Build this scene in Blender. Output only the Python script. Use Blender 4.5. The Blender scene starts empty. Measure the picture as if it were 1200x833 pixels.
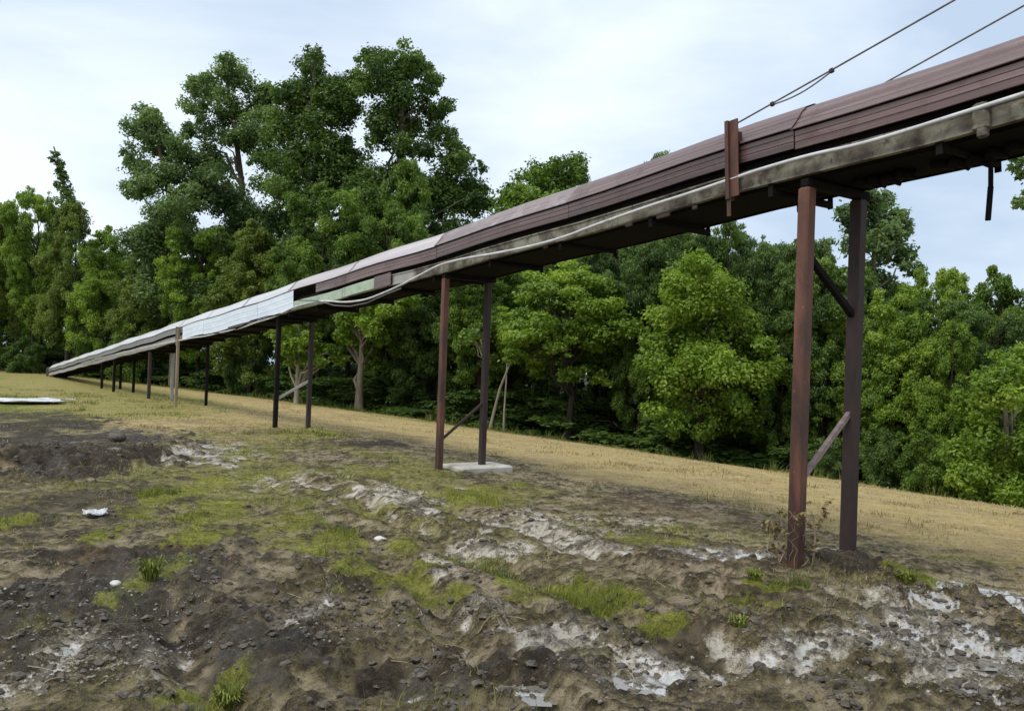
import bpy, math
import numpy as np
from mathutils import Matrix, Vector

SC = bpy.context.scene
COL = SC.collection
RNG = np.random.default_rng(11)

# ------------------------------------------------------------------ camera
CZ = 1.6
_p = 0.0125
_rho = math.radians(2.0)
F = np.array([0, math.cos(_p), math.sin(_p)])
_r0 = np.array([1.0, 0, 0])
_u0 = np.array([0, -math.sin(_p), math.cos(_p)])
Rt = math.cos(_rho) * _r0 + math.sin(_rho) * _u0
Up = -math.sin(_rho) * _r0 + math.cos(_rho) * _u0
CP = np.array([0, 0, CZ])


def ray(x, y):
    return F * 1000 + Rt * (x - 600) + Up * (416.5 - y)


def at(x, y, depth):
    """photo pixel (1200x833) at a forward distance -> world point"""
    return CP + ray(x, y) * depth / 1000.0


def G(x, y, z=0.0):
    d = ray(x, y)
    return CP + d * (z - CZ) / d[2]


def proj(P):
    v = np.asarray(P, float) - CP
    w = v @ F
    return 600 + 1000 * (v @ Rt) / w, 416.5 - 1000 * (v @ Up) / w


cam = bpy.data.cameras.new('camera')
cam.sensor_width = 36
cam.sensor_fit = 'HORIZONTAL'
cam.lens = 30
cam.clip_start = 0.05
cam.clip_end = 3000
co = bpy.data.objects.new('camera', cam)
COL.objects.link(co)
M = Matrix(((Rt[0], Up[0], -F[0], 0), (Rt[1], Up[1], -F[1], 0), (Rt[2], Up[2], -F[2], CZ), (0, 0, 0, 1)))
co.matrix_world = M
SC.camera = co

SC.view_settings.view_transform = 'Standard'
SC.view_settings.look = 'None'
SC.view_settings.exposure = 0.85
SC.view_settings.gamma = 1.0
SC.cycles.diffuse_bounces = 3
SC.cycles.glossy_bounces = 2
SC.cycles.transmission_bounces = 3
SC.cycles.max_bounces = 5
SC.cycles.transparent_max_bounces = 4

# ------------------------------------------------------------------ numpy noise


def _hash(ix, iy, seed):
    h = (ix.astype(np.int64) * 374761393 + iy.astype(np.int64) * 668265263 + seed * 974634777) & 0xFFFFFFFF
    h = ((h ^ (h >> 13)) * 1274126177) & 0xFFFFFFFF
    h = h ^ (h >> 16)
    return (h & 0xFFFFFF) / float(0xFFFFFF)


def vnoise(x, y, seed=0):
    x0 = np.floor(x)
    y0 = np.floor(y)
    fx = x - x0
    fy = y - y0
    fx = fx * fx * fx * (fx * (fx * 6 - 15) + 10)
    fy = fy * fy * fy * (fy * (fy * 6 - 15) + 10)
    ix = x0.astype(np.int64)
    iy = y0.astype(np.int64)
    a = _hash(ix, iy, seed)
    b = _hash(ix + 1, iy, seed)
    c = _hash(ix, iy + 1, seed)
    d = _hash(ix + 1, iy + 1, seed)
    return (a * (1 - fx) + b * fx) * (1 - fy) + (c * (1 - fx) + d * fx) * fy


def fbm(x, y, scale, octv=4, seed=0, gain=0.5):
    s = np.zeros_like(x)
    amp = 1.0
    tot = 0
    f = 1.0 / scale
    for o in range(octv):
        # rotate each octave so that the lattice does not show
        ca, sa = math.cos(0.6 + o * 1.1), math.sin(0.6 + o * 1.1)
        s += amp * vnoise((x * ca - y * sa) * f + 17.3 * o, (x * sa + y * ca) * f - 9.1 * o, seed + o * 7)
        tot += amp
        amp *= gain
        f *= 2.03
    return s / tot


def sstep(a, b, x):
    t = np.clip((x - a) / (b - a), 0, 1)
    return t * t * (3 - 2 * t)


# ------------------------------------------------------------------ mesh helpers
class MB:
    """collects geometry; build() links it as ONE mesh object"""

    def __init__(self):
        self.v = []
        self.f = []
        self.n = 0

    def add(self, verts, faces):
        verts = [tuple(map(float, p)) for p in verts]
        self.v += verts
        self.f += [tuple(i + self.n for i in fc) for fc in faces]
        self.n += len(verts)
        return self

    def box(self, o, ax, ay, az, bev=0.0):
        """box centred at o with half-extent vectors; bev chamfers the long edges"""
        o, ax, ay, az = (np.asarray(k, float) for k in (o, ax, ay, az))
        if bev <= 0:
            vs = [o + ax * i + ay * j + az * k for i in (-1, 1) for j in (-1, 1) for k in (-1, 1)]
            self.add(vs, [(0, 1, 3, 2), (4, 6, 7, 5), (0, 4, 5, 1), (2, 3, 7, 6), (0, 2, 6, 4), (1, 5, 7, 3)])
            return self
        lx, ly, lz = (np.linalg.norm(k) for k in (ax, ay, az))
        vs = []
        for sz, ins in ((-1, 1), (-1 + bev / lz, 0), (1 - bev / lz, 0), (1, 1)):
            q = bev if not ins else bev
            r = bev if ins else 0
            ex, ey = 1 - r / lx, 1 - r / ly
            cx, cy = ex - q / lx, ey - q / ly
            for (i, j) in ((cx, -ey), (ex, -cy), (ex, cy), (cx, ey), (-cx, ey), (-ex, cy), (-ex, -cy), (-cx, -ey)):
                vs.append(o + ax * i + ay * j + az * sz)
        fs = []
        for l in range(3):
            for k in range(8):
                fs.append((l * 8 + k, l * 8 + (k + 1) % 8, l * 8 + 8 + (k + 1) % 8, l * 8 + 8 + k))
        fs.append(tuple(range(7, -1, -1)))
        fs.append(tuple(range(24, 32)))
        return self.add(vs, fs)

    def bar(self, p, q, wx, wy, side, bev=0.006):
        """rectangular bar from p to q; side = approximate direction of its first width"""
        p = np.asarray(p, float)
        q = np.asarray(q, float)
        a = q - p
        L = np.linalg.norm(a)
        a = a / L
        s = np.asarray(side, float)
        s = s - a * (s @ a)
        s /= np.linalg.norm(s)
        t = np.cross(a, s)
        return self.box((p + q) / 2, s * wx / 2, t * wy / 2, a * L / 2, bev)

    def tube(self, pts, rad, sides=8, cap=True):
        v, f = tube_np(pts, rad, sides)
        fs = [tuple(k) for k in f]
        if cap:
            n = len(pts)
            fs.append(tuple(range(sides - 1, -1, -1)))
            fs.append(tuple(range((n - 1) * sides, n * sides)))
        return self.add(v, fs)

    def sweep(self, prof, frames):
        """prof: list of (a,b); frames: list of (origin, axisA, axisB); open strip"""
        n = len(prof)
        vs = []
        for o, A_, B_ in frames:
            for a, b in prof:
                vs.append(o + A_ * a + B_ * b)
        fs = []
        for i in range(len(frames) - 1):
            for j in range(n - 1):
                fs.append((i * n + j, i * n + j + 1, (i + 1) * n + j + 1, (i + 1) * n + j))
        return self.add(vs, fs)

    def build(self, name, mat, parent=None, smooth=False, origin=None):
        me = bpy.data.meshes.new(name)
        off = np.zeros(3)
        if parent is not None:
            off = world_of(parent)
        if origin is not None:
            loc = np.asarray(origin, float)
        else:
            loc = off
        me.from_pydata([tuple(np.array(p) - loc) for p in self.v], [], self.f)
        me.validate()
        if smooth:
            me.polygons.foreach_set('use_smooth', [True] * len(me.polygons))
        me.materials.append(mat)
        o = bpy.data.objects.new(name, me)
        COL.objects.link(o)
        if parent is not None:
            o.parent = parent
            o.location = Vector(loc - off)
        else:
            o.location = Vector(loc)
        return o


def world_of(o):
    L = np.zeros(3)
    while o is not None:
        L = L + np.array(o.location)
        o = o.parent
    return L


def tube_np(pts, rad, sides=8):
    pts = np.asarray(pts, float)
    n = len(pts)
    rad = np.broadcast_to(np.asarray(rad, float), (n,))
    tg = np.gradient(pts, axis=0)
    tg /= np.linalg.norm(tg, axis=1)[:, None] + 1e-12
    ref = np.array([0.0, 0, 1]) if abs(tg[0][2]) < 0.9 else np.array([1.0, 0, 0])
    vs = np.zeros((n, sides, 3))
    ang = np.arange(sides) * 2 * math.pi / sides
    a = ref - tg[0] * (ref @ tg[0])
    a /= np.linalg.norm(a)
    for i in range(n):
        a = a - tg[i] * (a @ tg[i])
        a /= np.linalg.norm(a) + 1e-12
        b = np.cross(tg[i], a)
        vs[i] = pts[i] + rad[i] * (np.cos(ang)[:, None] * a + np.sin(ang)[:, None] * b)
    f = []
    for i in range(n - 1):
        for k in range(sides):
            f.append((i * sides + k, i * sides + (k + 1) % sides, (i + 1) * sides + (k + 1) % sides, (i + 1) * sides + k))
    return vs.reshape(-1, 3), np.array(f)


def mesh_np(name, verts, faces, mat, smooth=False, attrs=None):
    """fast mesh from numpy arrays (faces Nx3 or Nx4)"""
    me = bpy.data.meshes.new(name)
    nv, nf, k = len(verts), len(faces), faces.shape[1]
    me.vertices.add(nv)
    me.vertices.foreach_set('co', np.ascontiguousarray(verts, dtype=np.float32).ravel())
    me.loops.add(nf * k)
    me.loops.foreach_set('vertex_index', np.ascontiguousarray(faces, dtype=np.int32).ravel())
    me.polygons.add(nf)
    me.polygons.foreach_set('loop_start', np.arange(0, nf * k, k, dtype=np.int32))
    me.polygons.foreach_set('use_smooth', np.full(nf, smooth, dtype=bool))
    if attrs:
        for an, av in attrs.items():
            at_ = me.attributes.new(an, 'FLOAT', 'POINT')
            at_.data.foreach_set('value', np.ascontiguousarray(av, dtype=np.float32))
    me.update(calc_edges=True)
    if mat is not None:
        me.materials.append(mat)
    return me


def link(name, me, parent=None, loc=(0, 0, 0)):
    o = bpy.data.objects.new(name, me)
    COL.objects.link(o)
    o.parent = parent
    o.location = Vector([float(k) for k in loc])
    return o


def tag(o, label=None, cat=None, group=None, kind=None):
    if label:
        o['label'] = label
    if cat:
        o['category'] = cat
    if group:
        o['group'] = group
    if kind:
        o['kind'] = kind
    return o


def thing(name, label, cat, loc=(0, 0, 0), group=None):
    o = link(name, None, None, loc)
    o.empty_display_size = 0.2
    return tag(o, label, cat, group)


# ------------------------------------------------------------------ conveyor axis
A0 = np.array([2.40, 7.06, 3.27])               # under the near edge of the side beam, above the first support
DV = np.array([-0.5622892, 0.82475858, -0.06003447])   # along the conveyor, away from the camera, downhill
UH = np.array([DV[0], DV[1], 0]) / math.hypot(DV[0], DV[1])
NV = np.array([UH[1], -UH[0], 0])               # across, away from the camera
EV = np.cross(NV, DV)
if EV[2] < 0:
    EV = -EV
W = 0.90


def cp(t, v, w):
    return A0 + DV * t + NV * v + EV * w
CONV_AXES = (DV, NV, EV)


def ground_t(px, v=0.06):
    lo, hi = -6.0, 54.0
    for _ in range(60):
        mid = (lo + hi) / 2
        q = cp(mid, v, 0)
        if proj((q[0], q[1], 0.05))[0] > px:
            lo = mid
        else:
            hi = mid
    return (lo + hi) / 2


SUPPORT_PX = (932, 514, 322, 211, 174, 133, 119)

# ------------------------------------------------------------------ materials
class NT:
    def __init__(self, name):
        self.m = bpy.data.materials.new(name)
        self.m.use_nodes = True
        self.t = self.m.node_tree
        self.t.nodes.clear()
        self.out = self.n('ShaderNodeOutputMaterial')

    def n(self, typ, **kw):
        nd = self.t.nodes.new(typ)
        for k, v in kw.items():
            setattr(nd, k, v)
        return nd

    def l(self, a, b):
        self.t.links.new(a, b)

    def val(self, sock, v):
        if isinstance(v, bpy.types.NodeSocket):
            self.l(v, sock)
        else:
            sock.default_value = v

    def coord(self, scale=(1, 1, 1), kind='Object'):
        tc = self.n('ShaderNodeTexCoord')
        mp = self.n('ShaderNodeMapping')
        mp.inputs['Scale'].default_value = scale
        self.l(tc.outputs[kind], mp.inputs[0])
        return mp.outputs[0]

    def conv(self, scale):
        tc = self.n('ShaderNodeTexCoord')
        cb = self.n('ShaderNodeCombineXYZ')
        for i, (ax, k) in enumerate(zip(CONV_AXES, scale)):
            d = self.n('ShaderNodeVectorMath', operation='DOT_PRODUCT')
            self.l(tc.outputs['Object'], d.inputs[0])
            d.inputs[1].default_value = tuple(float(q) * k for q in ax)
            self.l(d.outputs['Value'], cb.inputs[i])
        return cb.outputs[0]

    def noise(self, vec, scale, detail=5, rough=0.6, dist=0.0):
        nd = self.n('ShaderNodeTexNoise')
        self.l(vec, nd.inputs['Vector'])
        nd.inputs['Scale'].default_value = scale
        nd.inputs['Detail'].default_value = detail
        nd.inputs['Roughness'].default_value = rough
        nd.inputs['Distortion'].default_value = dist
        return nd.outputs['Fac']

    def ramp(self, fac, stops):
        nd = self.n('ShaderNodeValToRGB')
        el = nd.color_ramp.elements
        while len(el) < len(stops):
            el.new(0.5)
        for e, (p, c) in zip(el, stops):
            e.position = p
            e.color = (c[0], c[1], c[2], 1) if not isinstance(c, (int, float)) else (c, c, c, 1)
        self.val(nd.inputs[0], fac)
        return nd.outputs[0]

    def mix(self, fac, a, b, blend='MIX'):
        nd = self.n('ShaderNodeMix', data_type='RGBA', blend_type=blend)
        self.val(nd.inputs[0], fac)
        for s, v in ((nd.inputs[6], a), (nd.inputs[7], b)):
            if isinstance(v, tuple):
                v = (v[0], v[1], v[2], 1)
            self.val(s, v)
        return nd.outputs[2]

    def math(self, op, a, b=0.0, clamp=False):
        nd = self.n('ShaderNodeMath', operation=op, use_clamp=clamp)
        self.val(nd.inputs[0], a)
        self.val(nd.inputs[1], b)
        return nd.outputs[0]

    def attr(self, name):
        nd = self.n('ShaderNodeAttribute', attribute_name=name)
        return nd.outputs['Fac']

    def bump(self, h, strength=0.3, dist=0.01):
        nd = self.n('ShaderNodeBump')
        nd.inputs['Strength'].default_value = strength
        nd.inputs['Distance'].default_value = dist
        self.l(h, nd.inputs['Height'])
        return nd.outputs[0]

    def principled(self, col, rough=0.6, metal=0.0, normal=None, spec=0.5, link=True):
        b = self.n('ShaderNodeBsdfPrincipled')
        self.val(b.inputs['Base Color'], (col[0], col[1], col[2], 1) if isinstance(col, tuple) else col)
        self.val(b.inputs['Roughness'], rough)
        self.val(b.inputs['Metallic'], metal)
        self.val(b.inputs['Specular IOR Level'], spec)
        if normal is not None:
            self.l(normal, b.inputs['Normal'])
        if link:
            self.l(b.outputs[0], self.out.inputs[0])
        return b.outputs[0]


def surf(name, stops, scale=4.0, stretch=(1, 1, 1), rough=(0.5, 0.8), metal=0.0, bump=0.3, bdist=0.006,
         fine=40.0, rnd=0.0, spots=None, spec=0.5, detail=6, conv=None):
    t = NT(name)
    v = t.conv(conv) if conv else t.coord(stretch)
    n1 = t.noise(v, scale, detail, 0.65, 0.3)
    col = t.ramp(n1, stops)
    if spots:
        n3 = t.noise(t.coord(), spots[0], 5, 0.7)
        col = t.mix(t.ramp(n3, [(spots[1], 0.0), (spots[2], 1.0)]), col, spots[3])
    if rnd:
        oi = t.n('ShaderNodeObjectInfo')
        k = t.math('ADD', t.math('MULTIPLY', oi.outputs['Random'], 2 * rnd), 1 - rnd)
        hs = t.n('ShaderNodeHueSaturation')
        t.l(k, hs.inputs['Value'])
        t.l(col, hs.inputs['Color'])
        col = hs.outputs[0]
    n2 = t.noise(t.conv((.15, 1, 2.2)) if conv else t.coord(), fine, 4, 0.6)
    rg = t.ramp(n1, [(0.3, rough[0]), (0.7, rough[1])])
    t.principled(col, rg, metal, t.bump(n2, bump, bdist), spec)
    return t.m


MAT = {}
# painted steel sheet: reddish brown, streaked along its length, faded
MAT['brown'] = surf('brown_sheet', [(0.32, (0.062, 0.035, 0.031)), (0.46, (0.112, 0.064, 0.057)), (0.58, (0.155, 0.098, 0.089)), (0.72, (0.25, 0.18, 0.17))],
                    3.0, (1, 1, 9), (0.34, 0.5), 0.0, 0.3, 0.006, 25, 0.18,
                    (2.2, 0.5, 0.7, (0.075, 0.036, 0.024)), spec=0.7, conv=(.07, 4, 8))
MAT['half_faded'] = surf('half_faded_brown_sheet', [(0.3, (0.12, 0.075, 0.068)), (0.55, (0.20, 0.14, 0.13)), (0.75, (0.30, 0.24, 0.23))],  # paler brown; on the hood top it paints in sky sheen
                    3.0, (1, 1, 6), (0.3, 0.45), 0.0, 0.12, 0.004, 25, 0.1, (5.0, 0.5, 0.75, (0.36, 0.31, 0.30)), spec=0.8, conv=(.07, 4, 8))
MAT['faded'] = surf('chalky_faded_sheet', [(0.3, (0.30, 0.25, 0.245)), (0.55, (0.44, 0.39, 0.385)), (0.75, (0.56, 0.52, 0.52))],  # lighter still: grazing sky reflection put into the hood colour
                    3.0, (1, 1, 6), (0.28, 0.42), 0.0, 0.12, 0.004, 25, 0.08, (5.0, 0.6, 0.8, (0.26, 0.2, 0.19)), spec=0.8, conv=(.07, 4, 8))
MAT['white_cover'] = surf('whitened_sheet', [(0.3, (0.46, 0.45, 0.45)), (0.6, (0.60, 0.60, 0.61)), (0.8, (0.7, 0.7, 0.72))],  # weathered grey-white, lightened further to paint in the reflected sky
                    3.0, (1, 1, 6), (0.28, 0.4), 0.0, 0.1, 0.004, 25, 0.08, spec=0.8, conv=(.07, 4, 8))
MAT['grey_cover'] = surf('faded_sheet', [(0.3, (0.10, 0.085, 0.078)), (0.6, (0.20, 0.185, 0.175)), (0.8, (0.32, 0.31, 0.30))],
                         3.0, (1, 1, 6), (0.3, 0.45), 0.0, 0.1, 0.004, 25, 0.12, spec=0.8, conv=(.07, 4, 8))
MAT['white_sheet'] = surf('white_sheet', [(0.25, (0.54, 0.60, 0.67)), (0.6, (0.66, 0.72, 0.79)), (0.8, (0.72, 0.76, 0.81))],
                          2.0, (1, 1, 3), (0.35, 0.55), 0.0, 0.1, 0.004, 20, 0.03,
                          (5.0, 0.68, 0.85, (0.4, 0.38, 0.35)))
MAT['green_sheet'] = surf('pale_green_sheet', [(0.3, (0.26, 0.34, 0.24)), (0.7, (0.42, 0.50, 0.38))], 3.0, (1, 1, 3),
                          (0.5, 0.7), 0.0, 0.15, 0.004, 25, 0.1, (6.0, 0.55, 0.75, (0.2, 0.19, 0.12)))
MAT['lichen'] = surf('lichened_steel', [(0.34, (0.045, 0.035, 0.027)), (0.46, (0.12, 0.105, 0.08)), (0.58, (0.235, 0.22, 0.17)), (0.75, (0.22, 0.235, 0.18))],
                     3.2, (1, 1, 1), (0.75, 0.9), 0.0, 0.5, 0.008, 30, 0.0, (9.0, 0.55, 0.66, (0.06, 0.04, 0.03)), spec=0.25)
MAT['rust'] = surf('rusted_steel', [(0.3, (0.018, 0.010, 0.007)), (0.46, (0.066, 0.026, 0.016)), (0.58, (0.12, 0.046, 0.026)), (0.72, (0.19, 0.095, 0.06))],
                   3.5, (1, 1, 0.35), (0.45, 0.75), 0.0, 0.4, 0.004, 50, 0.12,
                   (14.0, 0.64, 0.78, (0.24, 0.15, 0.11)), spec=0.5)
MAT['dark_rust'] = surf('dark_rusted_steel', [(0.3, (0.022, 0.014, 0.012)), (0.6, (0.05, 0.03, 0.026)), (0.8, (0.09, 0.055, 0.045))],
                        4.0, (1, 1, 0.4), (0.55, 0.8), 0.0, 0.4, 0.004, 50, 0.1, spec=0.35)
MAT['black'] = surf('dark_steel', [(0.3, (0.008, 0.007, 0.007)), (0.7, (0.018, 0.015, 0.014))], 5, (1, 1, 1), (0.8, 0.95), 0, 0.3, 0.004, 40, 0, spec=0.08)
MAT['belt'] = surf('rubber_belt', [(0.3, (0.006, 0.006, 0.006)), (0.7, (0.013, 0.012, 0.012))], 5, (1, 1, 1), (0.85, 0.95), 0, 0.2, 0.003, 40, 0, spec=0.05)
MAT['pipe'] = surf('pale_pipe', [(0.25, (0.42, 0.41, 0.40)), (0.7, (0.66, 0.66, 0.66))], 4, (1, 1, 1), (0.35, 0.6), 0, 0.15, 0.003, 30, 0.05,
                   (3.0, 0.62, 0.75, (0.22, 0.2, 0.18)))
MAT['galv'] = surf('galvanised_steel', [(0.3, (0.25, 0.23, 0.21)), (0.7, (0.42, 0.40, 0.37))], 4, (1, 1, 0.5), (0.4, 0.65), 0.2, 0.2, 0.003, 40, 0.05)
MAT['timber'] = surf('weathered_timber', [(0.3, (0.16, 0.12, 0.08)), (0.7, (0.34, 0.27, 0.19))], 9, (1, 1, 0.12), (0.75, 0.9), 0, 0.5, 0.005, 30, 0.1, spec=0.2)
MAT['cable'] = surf('steel_rope', [(0.3, (0.10, 0.09, 0.085)), (0.7, (0.22, 0.20, 0.19))], 20, (1, 1, 1), (0.5, 0.7), 0.3, 0.3, 0.002, 90)
MAT['concrete'] = surf('concrete', [(0.25, (0.30, 0.28, 0.24)), (0.7, (0.52, 0.49, 0.43))], 4, (1, 1, 1), (0.75, 0.9), 0, 0.5, 0.01, 25, 0, (6, 0.6, 0.75, (0.2, 0.17, 0.12)), spec=0.25)
MAT['plastic'] = surf('dirty_white_sheet', [(0.3, (0.28, 0.28, 0.27)), (0.5, (0.50, 0.51, 0.52)), (0.7, (0.66, 0.67, 0.68))], 3, (1, 1, 1), (0.4, 0.6), 0, 0.3, 0.01, 12, 0)
MAT['stone'] = surf('pale_stone', [(0.3, (0.42, 0.40, 0.37)), (0.7, (0.66, 0.64, 0.60))], 10, (1, 1, 1), (0.7, 0.9), 0, 0.5, 0.006, 40, 0.1)
MAT['clod'] = surf('wet_soil_clod', [(0.3, (0.030, 0.023, 0.016)), (0.6, (0.095, 0.076, 0.052)), (0.8, (0.2, 0.17, 0.12))], 16, (1, 1, 1), (0.4, 0.75), 0, 0.7, 0.01, 45, 0, spec=0.5)
MAT['gravel'] = surf('grey_gravel', [(0.3, (0.08, 0.07, 0.055)), (0.5, (0.2, 0.18, 0.145)), (0.75, (0.42, 0.40, 0.36))], 14, (1, 1, 1), (0.5, 0.8), 0, 0.4, 0.004, 60, 0, spec=0.4)


def bark(name, a, b):
    return surf(name, [(0.3, a), (0.7, b)], 5, (1, 1, 0.25), (0.8, 0.95), 0, 0.8, 0.02, 22, 0.15, spec=0.2)


MAT['bark'] = bark('grey_brown_bark', (0.06, 0.048, 0.035), (0.17, 0.14, 0.10))
MAT['pale_bark'] = bark('pale_bark', (0.17, 0.145, 0.105), (0.34, 0.30, 0.22))
MAT['dark_bark'] = bark('dark_bark', (0.02, 0.016, 0.012), (0.06, 0.048, 0.036))


def leaf(name, dark, mid, light, trans=0.38):
    t = NT(name)
    tint = t.attr('tint')
    col = t.ramp(tint, [(0.0, dark), (0.5, mid), (1.0, light)])
    p = t.principled(col, 0.5, 0.0, None, 0.3, link=False)
    tr = t.n('ShaderNodeBsdfTranslucent')
    t.l(t.mix(1.0, col, (1.5, 1.7, 0.7), 'MULTIPLY'), tr.inputs[0])
    mx = t.n('ShaderNodeMixShader')
    mx.inputs[0].default_value = trans
    t.l(p, mx.inputs[1])
    t.l(tr.outputs[0], mx.inputs[2])
    t.l(mx.outputs[0], t.out.inputs[0])
    return t.m


LEAF = {
    'dark': leaf('dark_green_leaf', (0.036, 0.069, 0.017), (0.079, 0.132, 0.029), (0.136, 0.200, 0.048)),
    'mid': leaf('mid_green_leaf', (0.052, 0.095, 0.016), (0.115, 0.186, 0.028), (0.201, 0.287, 0.048)),
    'yellow': leaf('yellow_green_leaf', (0.076, 0.132, 0.016), (0.165, 0.249, 0.030), (0.271, 0.352, 0.052)),
    'grey': leaf('grey_green_leaf', (0.071, 0.113, 0.044), (0.125, 0.184, 0.067), (0.196, 0.265, 0.101)),
    'olive': leaf('olive_leaf', (0.068, 0.100, 0.018), (0.136, 0.182, 0.032), (0.215, 0.259, 0.055)),
}

# ------------------------------------------------------------------ terrain
TL = np.array([(-75, 84), (-45, 66), (-29.7, 56), (-20, 48), (-12.6, 42), (-6.4, 36), (0, 32), (5.6, 28.2), (10, 25.4),
               (13.8, 23.4), (18.9, 21.5), (30, 19), (45, 17)], float)


def past_tl(x, y):
    """metres past the edge of the wood"""
    return (y - np.interp(x, TL[:, 0], TL[:, 1])) * 0.8


def srel(x, y):
    return (x - A0[0]) * NV[0] + (y - A0[1]) * NV[1]


def urel(x, y):
    return (x - A0[0]) * UH[0] + (y - A0[1]) * UH[1]


def base_z(x, y):
    s = np.maximum(srel(x, y) - 0.6, 0)
    s1 = np.minimum(s, 24)
    z = -(0.03 * s1 + 0.0042 * s1 * s1) - 0.10 * np.clip(s - 24, 0, 15)
    u = urel(x, y)
    z = z + 0.09 * sstep(2, 6.5, u) * (1 - sstep(22, 32, u)) * np.exp(-(srel(x, y) / 3.0) ** 2)
    return z


def ell(px, py, rx, ry):
    """photo ellipse on the ground -> world centre and radii"""
    c = G(px, py)
    d = c[1]
    return c[0], c[1], rx * d / 1000.0, max(ry * d * d / 1600.0, 0.05)


_WC = {}


def warps(x, y):
    key = (id(x), id(y))
    if _WC.get('k') != key:
        # streaky: stretched along the direction the wheels went
        ca, sa = math.cos(TRK), math.sin(TRK)
        p, q = (x * ca + y * sa) * .55, -x * sa + y * ca
        _WC['k'] = key
        _WC['ref'] = (x, y)
        _WC['v'] = ((fbm(p, q, 0.7, 4, 31) - 0.5) + 1.0 * (fbm(p, q, 0.16, 3, 33) - 0.5),
                    (fbm(p, q, 0.7, 4, 57) - 0.5) + 1.0 * (fbm(p, q, 0.16, 3, 59) - 0.5))
    return _WC['v']


_a, _b = G(330, 560), G(800, 745)
TRK = math.atan2(_b[1] - _a[1], _b[0] - _a[0])


def emask(x, y, lst, warp=0.35):
    m = np.zeros_like(x)
    wx, wy = warps(x, y)
    for e in lst:
        k = e[4] if len(e) > 4 else 1.0
        cx, cy, rx, ry = ell(*e[:4])
        dx = (x - cx) / rx + wx * warp * 4
        dy = (y - cy) / ry + wy * warp * 4
        m = np.maximum(m, k * (1 - sstep(0.45, 1.15, np.sqrt(dx * dx + dy * dy))))
    return m


GREEN = [(300, 560, 60, 16, .6), (160, 560, 40, 12, .5), (420, 560, 60, 14, .55), (250, 600, 40, 16, .8), (340, 618, 40, 14, .7), (480, 640, 40, 12, .7), (620, 700, 50, 10, .6), (660, 690, 40, 12, .8), (560, 660, 50, 12, .5), (215, 580, 48, 26), (235, 625, 34, 18), (385, 640, 42, 20), (450, 668, 60, 24), (515, 690, 42, 16),
         (605, 682, 46, 16), (710, 706, 44, 16), (760, 728, 40, 10), (175, 680, 24, 26, .9), (265, 795, 34, 28), (205, 810, 20, 18),
         (120, 628, 24, 12), (22, 610, 22, 16), (866, 745, 14, 8), (890, 684, 42, 10), (1080, 680, 40, 11), (575, 582, 62, 12, .8),
         (370, 512, 46, 9), (180, 482, 95, 14, .9), (110, 468, 70, 14, .9), (300, 530, 70, 14, .55), (430, 600, 50, 12, .55), (760, 635, 60, 12, .6),
         (500, 570, 60, 14, .5), (330, 600, 40, 20, .5), (60, 735, 46, 14, .35), (850, 700, 60, 10, .5), (480, 740, 40, 12, .35),
         (330, 640, 40, 14, .5), (150, 600, 50, 12, .4), (680, 765, 40, 8, .3), (950, 800, 60, 10, .25), (1120, 650, 60, 8, .5)]
PALE = [(235, 535, 52, 16), (480, 590, 80, 14), (560, 610, 80, 14), (640, 625, 60, 12), (690, 645, 60, 12), (590, 650, 60, 14, .8), (530, 650, 40, 18, .7),
        (560, 720, 40, 22, .8), (620, 750, 60, 22, .9), (370, 715, 34, 20, .8), (845, 652, 62, 8), (1150, 695, 62, 14), (1050, 745, 110, 24),
        (1120, 780, 90, 24), (900, 770, 120, 26, .9), (770, 790, 70, 28, .9), (490, 800, 46, 22, .8), (80, 770, 90, 40, .55), (120, 720, 60, 16, .4), (180, 690, 60, 14, .4),
        (340, 570, 90, 12, .6), (700, 610, 90, 10, .5), (1000, 700, 90, 14, .6), (980, 655, 60, 8, .5)]
DARK = [(45, 500, 100, 16, .95), (30, 487, 60, 8, .8), (110, 700, 150, 90, .55), (300, 770, 150, 60, .5), (90, 590, 100, 40, .5), (520, 790, 120, 40, .45), (330, 690, 90, 20, .4), (880, 700, 120, 14, .4), (760, 740, 90, 14, .45), (70, 528, 110, 24), (120, 548, 70, 14), (50, 515, 70, 10), (150, 735, 70, 14, .8), (40, 610, 50, 10, .6), (60, 650, 70, 14, .7), (90, 690, 110, 16, .8), (230, 740, 46, 46, .9), (200, 650, 60, 10, .6),
        (440, 525, 40, 10, .8), (440, 790, 40, 22, .9), (360, 760, 70, 30, .7), (650, 790, 50, 22, .7), (430, 690, 60, 8, .5), (780, 760, 60, 12, .5),
        (1010, 668, 50, 12), (720, 730, 40, 5, .5), (560, 780, 60, 24, .6)]
RED = [(80, 690, 120, 26), (60, 520, 70, 14, .8), (140, 650, 90, 16, .7), (80, 545, 90, 10, .6), (220, 655, 50, 8, .8), (60, 580, 60, 14, .5), (940, 700, 60, 10, .5), (800, 600, 150, 20, .5), (900, 660, 140, 20, .5)]
WET = [(110, 700, 150, 90, .6), (300, 770, 150, 60, .7), (80, 530, 100, 30, .6), (1060, 740, 150, 40), (770, 795, 90, 26), (1150, 695, 70, 16), (845, 652, 62, 10), (620, 760, 90, 40, .8), (490, 805, 70, 28, .7), (235, 535, 52, 16, .5),
       (370, 715, 40, 26, .8), (900, 780, 140, 40, .8), (600, 620, 120, 22, .35), (330, 770, 100, 40, .5)]
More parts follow.
